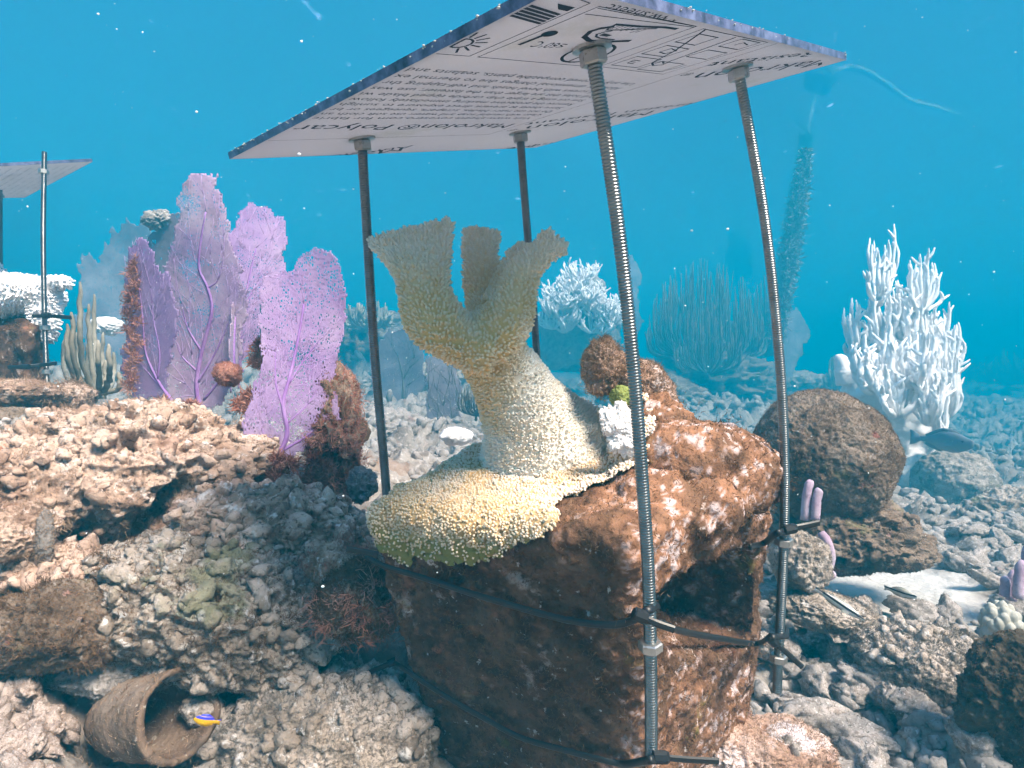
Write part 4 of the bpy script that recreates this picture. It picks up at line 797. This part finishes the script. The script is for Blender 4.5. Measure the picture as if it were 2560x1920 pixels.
# ------------------------------------------------------------------ gorgonian bushes
def sea_rod(label, base, d, tips, mt, r, name='sea_rod', each=True, seed=0, sway=.1, cat='gorgonian', group=None):
    """upright rods from one foot; tips: (px, py, bend px)"""
    r = r * float(DD(d)) / d
    root = thing(name, label, cat, group); rg = np.random.default_rng(seed); allm = MB()
    for i, (tx, ty, bd) in enumerate(tips):
        dz = rg.normal(0, .05) * d * .6; b = np.array([base[0] + (tx - base[0]) * .12, base[1]]); t_ = np.array([tx, ty])
        p = [P(b[0], b[1], d), P(b[0] + (tx - b[0]) * .5 + bd, b[1] + (ty - b[1]) * .22, d + dz * .5), P(b[0] + (tx - b[0]) * .85 + bd * .5, b[1] + (ty - b[1]) * .55, d + dz), P(tx, ty, d + dz)]
        c = smooth_path(p, 16); c[1:-1] += rg.normal(0, r * .25, (14, 3)); m = MB() if each else allm
        m.tube(c, np.concatenate([np.linspace(r * 1.25, r, 13), [r * .95, r * .8, r * .4]]), 8 if each else 5, jit=.10 if each else 0)
        if not each:
            for _ in range(3):
                j = int(rg.integers(4, 11)); e_ = c[j] + (c[min(j + 5, 15)] - c[j]) * rg.uniform(.7, 1.2) + rg.normal(0, .035, 3) * d * .3; m.tube(smooth_path([c[j], (c[j] + e_) / 2 + rg.normal(0, r, 3), e_], 5), [r * .8, r * .75, r * .7, r * .6, r * .35], 4)
        if each: obj('branch', m.mesh('branch', M[mt]), root)
    if not each: obj('branches', allm.mesh('branches', M[mt]), root)
    m = MB(); m.tube([P(base[0], base[1] + 12, d), P(base[0], base[1], d), P(base[0], base[1] - 14, d)], [r * 3, r * 2.4, r * 1.2], 10); obj('holdfast', m.mesh('holdfast', M[mt]), root)
    return root
sea_rod('grey finger-branched sea rod left of the purple fans', (248,985), 1.35, [(200,705,-10),(168,810,-16),(178,780,-12),(222,760,0),(236,735,-2),(218,860,-6),(192,830,-14),(245,850,2),(258,830,2),(272,860,10),(284,880,12),(296,930,18),(160,850,-22),(262,900,6),(232,800,-3)], 'rod', .0052, seed=4)
def bush(label, cx, by, d, w_, top, n, r, seed, mt='rodfar', name='sea_plume', cat='gorgonian'):
    rg = np.random.default_rng(seed); tips = []
    for i in range(n):
        u = rg.uniform(-1, 1); h = math.sqrt(max(0, 1 - (u*.92)**2)) * rg.uniform(.45, 1.05); tips.append((cx + u * w_, by - (by - top) * max(.2, h), u * w_ * .28))
    return sea_rod(label, (cx, by), d, tips, mt, r, name, False, seed, cat=cat)
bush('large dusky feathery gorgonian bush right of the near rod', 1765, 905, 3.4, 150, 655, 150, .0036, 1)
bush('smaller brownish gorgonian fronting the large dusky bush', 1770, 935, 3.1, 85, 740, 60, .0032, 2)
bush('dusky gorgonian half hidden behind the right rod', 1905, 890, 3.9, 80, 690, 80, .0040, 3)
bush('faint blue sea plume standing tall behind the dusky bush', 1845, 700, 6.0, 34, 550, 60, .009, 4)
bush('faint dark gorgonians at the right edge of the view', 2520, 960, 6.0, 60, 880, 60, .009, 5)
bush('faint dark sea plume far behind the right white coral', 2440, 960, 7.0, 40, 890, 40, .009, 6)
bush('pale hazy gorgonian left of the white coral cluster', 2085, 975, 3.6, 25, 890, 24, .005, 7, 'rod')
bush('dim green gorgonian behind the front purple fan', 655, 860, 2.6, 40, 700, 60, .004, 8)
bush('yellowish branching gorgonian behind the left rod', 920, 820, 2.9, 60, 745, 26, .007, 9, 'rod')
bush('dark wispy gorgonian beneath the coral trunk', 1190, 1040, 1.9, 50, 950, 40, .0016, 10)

# ------------------------------------------------------------------ bleached corals
def finger_cluster(root, base, d, tips, r, seed, nm='branch', mt='white'):
    rg = np.random.default_rng(seed); m = MB(); r = r * float(DD(d)) / d
    for tx, ty in tips:
        dz = rg.normal(0, .02) * d; k = rg.uniform(.25, .5)
        c = smooth_path([P(base[0] + (tx-base[0])*.15, base[1], d), P(base[0] + (tx - base[0]) * .75, base[1] + (ty - base[1]) * k, d + dz), P(tx + rg.normal(0, 4), ty + (base[1] - ty) * .25, d + dz), P(tx, ty, d + dz * 1.2)], 12)
        c[2:-1] += rg.normal(0, r * .12, (9, 3)); m.tube(c, np.concatenate([np.linspace(r * 1.25, r * .8, 9), [r * .62, r * .48, r * .22]]), 8, jit=.26)
        for _ in range(2):                       # side stubs
            j = rg.integers(4, 9); s_ = c[j]; e_ = s_ + np.array([rg.normal(0, 1.2), rg.normal(0, .6), rg.uniform(1.2, 3)]) * r * 2.0; m.tube(smooth_path([s_, (s_ + e_) / 2 + rg.normal(0, r * .3, 3), e_], 5), [r * .85, r * .8, r * .7, r * .55, r * .3], 6, jit=.15)
    obj(nm, m.mesh(nm, M[mt]), root)
bc = thing('bleached_coral', 'tall white bleached coral with upright fingers beyond the round boulder', 'coral')
dB = 1.95
lump = [limb2([(2240,1330,dB,44,34),(2245,1270,dB,40,30),(2256,1200,dB,44,32),(2240,1130,dB,60,40),(2225,1075,dB,80,50)]), limb2([(2120,985,dB,30,30),(2170,990,dB,62,50),(2240,1015,dB,80,60),(2310,1010,dB,50,40)], side=(0,0,1)),
    limb2([(2240,1080,dB,90,60),(2250,1000,dB,110,70),(2250,930,dB,85,60),(2255,880,dB,40,30)]), limb2([(2115,960,dB,20,18),(2108,920,dB,16,14),(2100,890,dB,11,10)]), limb2([(2260,1210,dB-.04,60,40),(2300,1180,dB-.04,40,24),(2330,1120,dB,24,16)]), limb2([(2258,1130,dB,60,40),(2245,1210,dB,40,26),(2240,1290,dB,32,24),(2250,1320,dB,40,30)])]
v, f = remesh(lump, .014, 2); n = vnormals(v, f); v = v + n * (.022 * fbm(v * 9, 9, 3, ridge=True) + .008 * fbm(v * 32, 4, 3))[:, None]
obj('trunk', mesh_from('trunk', v, f, [M['white']]), bc)
rg = np.random.default_rng(5)
def tops(x0, x1, y0, y1, n): return [(x0 + (x1 - x0) * (i + rg.uniform(.1, .9)) / n, rg.uniform(y0, y1)) for i in range(n)]
CL = [((2195,760), [(2175,595),(2180,610),(2196,625),(2212,612),(2222,600),(2235,560),(2240,605),(2205,680),(2225,660)], .0085), ((2300,780), [(2275,650),(2290,660),(2300,635),(2312,640),(2322,620),(2330,655),(2355,680),(2285,690),(2315,690)], .0085),
    ((2150,900), [(2110,770),(2130,745),(2140,750),(2145,800),(2120,830),(2160,800)], .010), ((2200,880), tops(2165, 2235, 720, 790, 12), .0095), ((2270,870), tops(2225, 2300, 700, 770, 14), .0095), ((2330,890), tops(2290, 2375, 745, 810, 14), .009), ((2360,960), tops(2340, 2405, 800, 870, 11), .009),
    ((2370,1040), tops(2350, 2405, 860, 930, 10), .008), ((2350,1110), tops(2330, 2375, 940, 1010, 8), .0075), ((2215,990), tops(2160, 2250, 800, 900, 12), .011), ((2290,980), tops(2250, 2345, 820, 890, 14), .010), ((2240,1040), tops(2180, 2300, 900, 960, 10), .011), ((2320,1060), tops(2290, 2370, 900, 980, 12), .009), ((2180,980), tops(2130, 2190, 860, 920, 6), .012)]
CL = [(b_, tp + [(x + rg.uniform(-16, 16), y + rg.uniform(5, 70)) for x, y in tp], r * .76) for b_, tp, r in CL]
for i, (b_, tp, r) in enumerate(CL): finger_cluster(bc, b_, dB + (.05 if i < 8 else -.08) + rg.normal(0, .02), tp, r, 30 + i)
fc = thing('bleached_coral', 'hazy white bleached coral clump between the coral branches and near rod', 'coral'); dF = 3.3
v, f = remesh([limb2([(1450,900,dF,90,50),(1440,820,dF,85,50),(1450,740,dF,70,40),(1450,690,dF,35,25)])], .035, 2); n = vnormals(v, f); v = v + n * (.10 * fbm(v * 3.5, 9, 3, ridge=True))[:, None]; obj('trunk', mesh_from('trunk', v, f, [M['rubble']]), fc)
for i in range(40):
    a = rg.uniform(-.3, math.pi + .3); cx_, cy__ = 1452 + 84 * math.cos(a) * rg.uniform(.3, 1), 800 - 125 * math.sin(a) * rg.uniform(.3, 1)
    finger_cluster(fc, (cx_, cy__ + 20), dF - .16, [(cx_ + rg.uniform(-38, 38), cy__ - rg.uniform(4, 34)) for _ in range(12)], .0058, 70 + i)
rock('white_lump', 'small white bleached coral cap behind the grey sea rod', 'coral', 268, 815, 1.6, 34, 22, 75, mt='white', sub=5, turf=0)

# ------------------------------------------------------------------ fish
def fish_mat(name, top, mid, belly, stripes=(), rough=.45):
    """colours by height and length on the fish's own body (object coordinates: x to the snout, z up, length 1)"""
    m = bpy.data.materials.new(name); m.use_nodes = True; t = m.node_tree; N = t.nodes; L = t.links; b = N['Principled BSDF']; b.inputs['Roughness'].default_value = rough
    tc = N.new('ShaderNodeTexCoord'); sx = N.new('ShaderNodeSeparateXYZ'); L.new(tc.outputs['Object'], sx.inputs[0])
    mr = N.new('ShaderNodeMapRange'); mr.inputs[1].default_value = -.17; mr.inputs[2].default_value = .17; L.new(sx.outputs['Z'], mr.inputs[0])
    rp = N.new('ShaderNodeValToRGB'); e = rp.color_ramp.elements; e[0].color = (*belly, 1); e[1].color = (*top, 1); el = e.new(.5); el.color = (*mid, 1)
    for z, wd, c in stripes:
        zz = (z + .17) / .34; w_ = wd / .34
        for pos, cc in ((zz - w_, None), (zz - w_ * .8, c), (zz + w_ * .8, c), (zz + w_, None)):
            el = e.new(max(0.001, min(.999, pos))); el.color = (*(cc or mid), 1)
    L.new(mr.outputs[0], rp.inputs[0])
    nz = N.new('ShaderNodeTexNoise'); nz.inputs['Scale'].default_value = 26; L.new(tc.outputs['Object'], nz.inputs['Vector']); mx = N.new('ShaderNodeMix'); mx.data_type = 'RGBA'; mx.blend_type = 'MULTIPLY'; mx.inputs['Factor'].default_value = .35
    L.new(rp.outputs[0], mx.inputs['A']); L.new(nz.outputs['Color'], mx.inputs['B']); L.new(mx.outputs['Result'], b.inputs['Base Color']); return m
def fish(name, label, snout, tail, prof, mt, width=.09, group=None, tail_h=.13, fin_h=.05, roll=0, fork=.3):
    """snout, tail: points; prof: half heights above and below the axis from tail root to snout"""
    snout, tail = np.array(snout), np.array(tail); L = np.linalg.norm(snout - tail); ns = len(prof)
    xs = np.linspace(-.32, .5, ns); n = 20; V = []; rings = 26
    up = interp([p[0] for p in prof], rings); lo = interp([p[1] for p in prof], rings); X = np.interp(np.linspace(0, ns - 1, rings), np.arange(ns), xs)
    wd = width * np.sqrt(np.clip((up + lo) / (up + lo).max(), 0, 1)) * np.interp(np.linspace(0, 1, rings), [0, .15, .6, .85, 1], [.35, .6, 1, .8, .25])
    m = MB()
    for i in range(rings):
        for k in range(n):
            a = 2 * math.pi * k / n; z = math.sin(a); V.append((X[i], math.cos(a) * wd[i] * .5, z * (up[i] if z > 0 else lo[i])))
    F = [(i*n+k, i*n+(k+1) % n, (i+1)*n+(k+1) % n, (i+1)*n+k) for i in range(rings-1) for k in range(n)]; F += [tuple(range(n))[::-1], tuple(range((rings-1)*n, rings*n))]
    m.add(V, F)
    def fin(outline, th=.006):
        k = len(outline); pts = [(x, -th/2, z) for x, z in outline] + [(x, th/2, z) for x, z in outline]; m.add(pts, [tuple(range(k)), tuple(range(2*k-1, k-1, -1))] + [(i, k+i, k+(i+1) % k, (i+1) % k) for i in range(k)], 1)
    u0, l0 = up[1], lo[1]
    fin([(-.30, u0*.8), (-.40, tail_h*.72), (-.5, tail_h), (-.5 + .06*fork, tail_h*.3), (-.5 + .06*fork, -tail_h*.3), (-.5, -tail_h), (-.40, -tail_h*.72), (-.30, -l0*.8)])
    ii = range(3, 21, 2); fin([(X[i], up[i]*.92) for i in ii] + [(X[i] - .015, up[i] + fin_h * math.sin(math.pi * (.25 + .7 * (i - 3) / 18))) for i in reversed(ii)])
    ii = range(3, 12, 2); fin([(X[i], -lo[i]*.92) for i in ii] + [(X[i] - .02, -lo[i] - fin_h * .9 * math.sin(math.pi * (.3 + .6 * (i - 3) / 9))) for i in reversed(ii)])
    for s_ in (-1, 1):
        y = s_ * width * .46; m.add([(.22, y, -.01), (.23, y, -.05), (.11, y + s_*.045, -.075), (.09, y + s_*.045, -.03), (.13, y + s_*.03, -.005)], [(0,1,2,3,4)], 1)
    o = obj(name, m.mesh(name, mt, mt), label=label, cat='fish', group=group)
    x = (snout - tail) / L; y = np.cross([0, 0, 1.], x); y /= np.linalg.norm(y); z = np.cross(x, y)
    mw = Matrix(((x[0], y[0], z[0], 0), (x[1], y[1], z[1], 0), (x[2], y[2], z[2], 0), (0, 0, 0, 1))) @ Matrix.Rotation(R(roll), 4, 'X')
    o.matrix_world = Matrix.Translation(Vector((snout + tail) / 2)) @ mw @ Matrix.Scale(L, 4)
    zs = interp([p[0] for p in prof], 50)[42] * .30; w_ = np.interp(.84, np.linspace(0, 1, rings), wd) * .5
    e = MB(); vv, ff = ico(2)
    for s_ in (-1, 1): e.add(vv * np.array([.018, .008, .018]) + np.array([.37, s_ * w_ * .86, zs]), ff)
    eo = obj('eyes', e.mesh('eyes', M['ink']), o)
    return o
fm1 = fish_mat('grey blue fish', (.12,.14,.17), (.17,.22,.27), (.26,.30,.33)); fm2 = fish_mat('striped fish', (.36,.34,.24), (.66,.66,.62), (.62,.60,.54), ((.030,.024,(.015,.015,.02)), (-.075,.014,(.20,.13,.05))))
fm3 = fish_mat('blue and yellow fish', (.04,.05,.70), (.85,.48,.01), (.90,.50,.01), ((.11,.05,(.04,.05,.70)),))
fish('grey_fish', 'grey-blue fish swimming right in front of the white coral stem', P(2434,1112,1.62), P(2274,1092,1.70), [(.035,.035),(.045,.05),(.10,.10),(.155,.15),(.165,.165),(.15,.16),(.105,.12),(.055,.05)], fm1, .16, tail_h=.13)
fish('striped_fish', 'slender black-striped fish heading down over the pinkish ledge', P(2162,1552,.79), P(2036,1470,.83), [(.05,.05),(.065,.065),(.085,.085),(.09,.09),(.09,.09),(.075,.075),(.05,.045),(.02,.02)], fm2, .12, tail_h=.06, fin_h=.02, group='striped fish over the sand')
fish('striped_fish', 'short plump black-striped fish above the pale sand', P(2292,1494,.98), P(2210,1468,1.04), [(.05,.05),(.075,.075),(.11,.11),(.13,.13),(.13,.13),(.11,.11),(.08,.07),(.03,.03)], fm2, .16, tail_h=.08, fin_h=.02, group='striped fish over the sand')
fish('striped_fish', 'blurred striped fish cut off by the lower right corner', P(2570,1835,.60), P(2440,1960,.62), [(.05,.05),(.06,.06),(.08,.08),(.09,.09),(.09,.09),(.075,.075),(.05,.045),(.02,.02)], fm2, .12, tail_h=.06, fin_h=.02, group='striped fish over the sand')
fish('damselfish', 'tiny blue and yellow fish at the mouth of the clay pot', P(484,1797,.548), P(551,1806,.556), [(.06,.06),(.10,.10),(.17,.17),(.21,.21),(.21,.21),(.18,.18),(.12,.12),(.04,.04)], fm3, .2, tail_h=.12, fin_h=.04)
fish('damselfish', 'minute dark fish behind the near rod beside the white shard', P(1520,1008,.52), P(1532,1030,.52), [(.06,.06),(.10,.10),(.17,.17),(.2,.2),(.2,.2),(.17,.17),(.12,.12),(.04,.04)], fm1, .2, tail_h=.12, fin_h=.04)

# ------------------------------------------------------------------ broken clay pot lying on its side
dp = .615; pot = thing('clay_pot', 'broken crusted clay pot lying on its side, dark mouth facing right', 'pot')
ax0, ax1 = P(262,1800,.625), P(450,1786,.57); n1, n2 = 34, 40; axd = (ax1 - ax0); Lp = np.linalg.norm(axd); axd /= Lp
sa = np.cross(axd, [0, 0, 1]); sa /= np.linalg.norm(sa); sb_ = np.cross(sa, axd); V = []; rout = interp([.018,.030,.036,.039,.040,.041,.043], n1); rin = rout - .0055
for rad, order in ((rout, range(n1)), (rin, range(n1 - 1, 1, -1))):
    for i in order:
        for k in range(n2):
            a = 2 * math.pi * k / n2; brk = 1 + .04 * vnoise(np.array([[math.cos(a) * 2, math.sin(a) * 2, 3.]]), 5)[0] if i > n1 - 6 else 1
            s_ = i / (n1 - 1) * (1 + (brk - 1) * (i - n1 + 6) / 5 if i > n1 - 6 else 1); V.append(ax0 + axd * Lp * s_ + (sa * math.cos(a) + sb_ * math.sin(a)) * rad[i])
V = np.array(V); R_ = len(V) // n2; F = [(i*n2+k, i*n2+(k+1) % n2, (i+1)*n2+(k+1) % n2, (i+1)*n2+k) for i in range(R_ - 1) for k in range(n2)] + [tuple(range(n2))[::-1], tuple(range((R_-1)*n2, R_*n2))]
pm = mesh_from('t', V, F); pv_, pf_ = mesh_np(pm); pn = vnormals(pv_, pf_); pv_ = pv_ + pn * (.0025 * fbm(pv_ * 45, 3, 3) + .001 * vnoise(pv_ * 200, 4))[:, None]
obj('pot_wall', mesh_from('pot_wall', pv_, pf_, [M['pot']]), pot)
p_, n_ = sample(pv_, pf_, 9000); v_, f_ = blades(p_, n_, .0045, .0004); obj('algal_turf', mesh_from('algal_turf', v_, f_, [M['turf']]), pot, kind='stuff')
rock('small_stone', 'small stone wedged inside the pot mouth', RK, 505, 1772, .61, 48, 30, 81, mt='grey', sub=5, turf=900, turfm='turfgrey', tl=.0016)

# ------------------------------------------------------------------ sponges and small corals on the right
sp = thing('finger_sponge', 'pair of upright lilac finger sponges right of the right rod', 'sponge')
for pts in ([(2012,1300,.98),(2016,1250,.98),(2020,1220,.98),(2028,1200,.98)], [(2038,1300,.97),(2040,1260,.97),(2046,1232,.97),(2052,1224,.97)]):
    m = MB(); c = smooth_path([P(*q) for q in pts], 14); m.tube(c, np.concatenate([np.linspace(.0075, .0070, 11), [.0065, .0060, .0035]]), 12, jit=.08); obj('finger', m.mesh('finger', M['sponge']), sp)
sp = thing('finger_sponge', 'drooping purple finger sponge below the upper tie tail', 'sponge')
for pts in ([(2052,1330,.99),(2072,1365,.98),(2076,1400,.98),(2066,1435,.98)], [(2056,1446,.97),(2072,1440,.97),(2086,1430,.97)]):
    m = MB(); c = smooth_path([P(*q) for q in pts], 14); m.tube(c, np.concatenate([[.006], np.linspace(.008, .0075, 10), [.007, .006, .003]]), 12, jit=.08); obj('finger', m.mesh('finger', M['sponge']), sp)
sp = thing('finger_sponge', 'dark pink upright stubs at the right edge above the knobbly coral', 'sponge')
for i, pts in enumerate(([(2528,1500,1.0),(2530,1460,1.0),(2536,1425,1.0)], [(2545,1495,.98),(2548,1440,.98),(2556,1400,.98)], [(2512,1490,1.0),(2514,1465,1.0),(2512,1440,1.0)], [(2558,1480,1.0),(2566,1400,1.0),(2570,1360,1.0)])):
    m = MB(); c = smooth_path([P(*q) for q in pts], 10); m.tube(c, np.concatenate([np.linspace(.008, .0075, 8), [.006, .003]]), 10, jit=.1); obj('finger', m.mesh('finger', M['sponge']), sp)
kc = thing('knobbly_coral', 'pale grey knobbly coral lump near the right edge', 'coral')
c = P(2503,1568,.86); v, f = ico(6); dd = np.zeros(len(v)); pts = v[rng.permutation(len(v))[:400]]; keepk = []
for p in pts:
    if all(np.linalg.norm(p - k_) > .36 for k_ in keepk): keepk.append(p)
dmin = np.min([np.linalg.norm(v - k_, axis=1) for k_ in keepk], axis=0); rr_ = .90 + .16 * np.clip(1 - (dmin / .26)**2, -.4, 1) + .015 * fbm(v * 12, 3, 2)
v = v * rr_[:, None] * np.array([46, 44, 64]) * .86 / 1446 + c; obj('lump', mesh_from('lump', v, f, [M['brain']]), kc)

# ------------------------------------------------------------------ mooring line far behind
ml = thing('mooring_line', 'weed-grown mooring line rising through the hazy water behind the right rod', 'rope')
dm = 2.95; c = smooth_path([P(1940,850,dm), P(1965,690,dm), P(1985,560,dm), P(2005,440,dm), P(2018,330,dm), P(2032,260,dm), P(2045,215,dm)], 60)
m = MB(); m.tube(c, .026, 8, jit=.2); obj('rope', m.mesh('rope', M['ropepale']), ml)
m = MB(); m.tube(smooth_path([P(2045,215,dm), P(2120,170,dm), P(2200,200,dm), P(2270,250,dm+.3), P(2340,270,dm+.6), P(2400,290,dm+1.2)], 40), .035, 6, jit=.4); obj('slack_rope', m.mesh('slack_rope', M['ropepale']), ml)
k = 60; tt = np.linspace(0, 39, 9000).astype(int) ; env = np.interp(tt, [0, 10, 25, 34, 39], [22, 30, 26, 14, 5]) * float(DD(dm)) / 1446
u = rng.normal(0, 1, (9000, 3)); u /= np.linalg.norm(u, axis=1)[:, None]; pp = c[tt] + u * (env * rng.uniform(.1, 1, 9000))[:, None]; v_, f_ = blades(pp, u, .05, .007, .9, .2); obj('weed', mesh_from('weed', v_, f_, [M['rope']]), ml, kind='stuff')
fl = rock_verts((0, 0, 0), np.array([34, 30, 42]) * float(DD(dm)) / 1446, 91, 4, low=.2, mid=.2); obj('float', mesh_from('float', fl[0] + P(2052,190,dm), fl[1], [M['rope']]), ml)

# ------------------------------------------------------------------ coral rubble
def rubble_mesh(seed):
    rg = np.random.default_rng(seed); v, f = ico(4); L = rg.uniform(1.0, 2.6); o = seed * 3.7
    ben = rg.uniform(-.35, .35); w_ = v * (1 + .30 * fbm(v * 1.9 + o, seed, 2) + .22 * fbm(v * 4.5 + o, seed + 1, 3, ridge=True) + .10 * fbm(v * 12 + o, seed + 2, 2))[:, None]
    w_ = w_ * np.array([L, rg.uniform(.75, 1.1), rg.uniform(.7, 1.0)]); w_[:, 2] += ben * w_[:, 0]**2 / L; w_[:, 1] *= 1 + .25 * np.sin(w_[:, 0] * 1.7 + seed)
    if seed % 3 == 0: k_ = np.exp(-((w_[:, 0] - .3)**2) / .15) * np.clip(v[:, 2], 0, 1); w_[:, 2] += k_ * rg.uniform(.4, .9)
    return mesh_from('rubble', w_, f, [M['rubble']])
variants = [rubble_mesh(s_) for s_ in range(100, 124)]
def gz1(x, y): return float(ground(np.array([x]), np.array([y]))[0])
def scatter(n, xr, yr, size, avoid, rg, keep=None):
    out = []; tries = 0
    while len(out) < n and tries < n * 40:
        tries += 1; x = rg.uniform(*xr); y = yr[0] * (yr[1] / yr[0]) ** rg.random()
        q = (x / y * 1446 + 1280)
        if avoid(x, y, q): continue
        out.append((x, y, rg.uniform(*size)))
    return out
rg = np.random.default_rng(17)
def av_right(x, y, q):
    if q < 1900 or q > 2640: return True
    if ((x - .77)/.17)**2 + ((y - 1.20)/.17)**2 < 1: return True
    return False
RUB = [(x, y, s_, 'grey coral rubble on the right sea floor among many alike pieces', 'coral rubble littering the right sea floor') for x, y, s_ in scatter(215, (.25, 1.7), (.62, 2.1), (.010, .026), av_right, rg)]
def av_left(x, y, q): return q > 1000 or q < -60 or (q > 180 and y > .535) or (q > 160 and q < 640)
RUB += [(x, y, s_, 'pinkish grey coral rubble in the lower left foreground among many alike pieces', 'coral rubble in the lower left foreground') for x, y, s_ in scatter(75, (-.62, -.12), (.47, .74), (.006, .013), av_left, rg)]
M['rubblepink'] = mat('pinkish rubble', [(1.1,), (.202,.151,.130), (.317,.252,.223), (.418,.346,.310), (.302,.223,.194)], [(2.6, .54, .64, (.173,.122,.094), .8), (9, .55, .63, (.115,.086,.072), .7), (6, .58, .65, (.562,.511,.482), .8)], bump=((5, 1.0), (16, 1.0)), bd=.02)
M['frag'] = mat('grey rubble', [(1.1,), (.144,.122,.115), (.259,.230,.209), (.374,.331,.310), (.245,.202,.180)], [(2.6, .54, .64, (.158,.122,.101), .8), (9, .55, .63, (.108,.086,.079), .7), (6, .58, .65, (.576,.547,.533), .8)], bump=((5, 1.0), (16, 1.0)), bd=.02)
for me in variants: me.materials[0] = M['frag']
pinkv = [me.copy() for me in variants[:10]]
for me in pinkv: me.materials[0] = M['rubblepink']
fuzz = {}
for me in variants + pinkv:
    fv, ff_ = mesh_np(me); p_, n_ = sample(fv, ff_, 900); v_, f_ = blades(p_, n_, .16, .013, .7, .2)
    fuzz[me.name] = mesh_from('algal_turf', v_, f_, [M['turf' if me in pinkv else 'turfgrey']])
gzs = ground(np.array([r_[0] for r_ in RUB]), np.array([r_[1] for r_ in RUB]))
def frag_label(x, y, s_, me, left):
    dims = np.array([v.co[:] for v in me.vertices]); e_ = np.ptp(dims, 0); shape = 'long' if e_[0] > 1.75 * e_[1] else ('knobbly' if e_[2] > .95 * e_[1] else 'stubby')
    size = ('large' if s_ > .021 else 'medium' if s_ > .015 else 'small') if not left else ('larger' if s_ > .0095 else 'small')
    q = proj(np.array([x, y, -.4])) if not left else proj(np.array([x, y, -.37]))
    if left: where = 'in the lower left corner' if q[0] < 220 else 'along the bottom edge before the clay pot' if q[0] < 620 else 'along the bottom edge near the block'
    else: where = ('by the foot of the right rod' if q[0] < 2130 else 'in front of the dark corner boulder' if q[0] > 2420 else 'before the broad grey rock') if y < .85 else ('between the sand pocket and the broad grey rock' if y < 1.1 else ('beside the sand pocket' if y < 1.4 else ('behind the sand pocket, below the grey fish' if q[0] < 2400 else 'far out at the right edge')))
    return f"{size} {shape} {'pinkish' if left else 'grey'} coral fragment {where}"
for (x, y, s_, lab, grp), z in zip(RUB, gzs):
    o = obj('coral_fragment', (pinkv if 'left' in grp else variants)[rg.integers(0, 10 if 'left' in grp else 24)], label=None, cat='coral fragment', group=grp, kind='thing')
    o['label'] = frag_label(x, y, s_, o.data, 'left' in grp)
    o.location = (x, y, z + s_ * .35 + rg.uniform(0, .008)); o.rotation_euler = (rg.uniform(-.5, .5), rg.uniform(-.6, .6), rg.uniform(0, 6.28)); o.scale = (s_,) * 3
    obj('algal_turf', fuzz[o.data.name], o, kind='stuff')
# the smaller and farther bits nobody could count
v0, f0 = ico(2)
def gravel(name, n, sampler, size, mt):
    VV = []; FF = []; xs, ys = sampler(n)
    ok = ~((xs > -.16) & (xs < .34) & (ys < .80)) & ~((xs > -.50) & (xs < -.27) & (ys > .53) & (ys < .70)); xs, ys = xs[ok], ys[ok]; n = len(xs); zs = ground(xs, ys)
    for i in range(n):
        s_ = size(xs[i], ys[i]) * rg.uniform(.5, 1.4); A_ = rg.normal(0, 1, (3, 3)); Q_, _ = np.linalg.qr(A_); w_ = v0 * (1 + .5 * vnoise(v0 * 1.9 + i * 1.3, i % 50)[:, None]) * np.array([rg.uniform(.9, 2.0), 1, .8]) * s_
        VV.append(w_ @ Q_.T + np.array([xs[i], ys[i], zs[i] + s_ * .3])); FF.append(f0 + i * len(v0))
    return obj(name, mesh_from(name, np.concatenate(VV), np.concatenate(FF), [M[mt]]), kind='stuff')
def samp_right(n):
    y = .6 * (9 / .6) ** rg.random(n); q = rg.uniform(1650, 2800, n); x = (q - 1280) / 1446 * y; sand = np.exp(-(((x - .77)/.20)**2 + ((y - 1.20)/.20)**2)**1.5); k_ = sand < .4
    return x[k_][:n], y[k_][:n]
def samp_left(n):
    y = .46 * (1.0 / .46) ** rg.random(n); q = rg.uniform(-200, 1050, n); return (q - 1280) / 1446 * y, y
def samp_mid(n):
    y = 1.1 * (7 / 1.1) ** rg.random(n); q = rg.uniform(-300, 1750, n); return (q - 1280) / 1446 * y, y
_s = samp_right(4200); gravel('coral_gravel', len(_s[0]), lambda n: _s, lambda x, y: .0055 + .0045 * y, 'rubble')
gravel('coral_gravel', 1500, samp_left, lambda x, y: .0042, 'rubblepink')
gravel('coral_gravel', 1500, samp_mid, lambda x, y: .005 + .005 * y, 'rubble')
# turf over the open sea floor at left
near = (gv[gtri].mean(1)); msk = (near[:, 0] < 0) & (near[:, 1] > .3) & (near[:, 1] < 1.6) & (near[:, 0] > -1.4 * near[:, 1])
p_, n_ = sample(gv, gtri, 30000, msk); v_, f_ = blades(p_, n_, .0035, .0003, .7, .4); obj('algal_turf', mesh_from('algal_turf', v_, f_, [M['turf']]), kind='stuff')
# specks drifting in the water
q = np.stack([rng.uniform(0, 2560, 1000), rng.uniform(0, 1500, 1000)], -1); dd = rng.uniform(.35, 2.4, 1000)
vv = []; ff = []; v1, f1 = ico(1)
for i in range(1000):
    s_ = .00022 + .0011 * rng.random()**4 * (.5 + dd[i] * .5); vv.append(v1 * s_ * np.array([rng.uniform(.6, 1.6), 1, 1]) + P(q[i, 0], q[i, 1], dd[i])); ff.append(f1 + i * len(v1))
obj('drifting_specks', mesh_from('drifting_specks', np.concatenate(vv), np.concatenate(ff), [M['speck']]), kind='stuff')
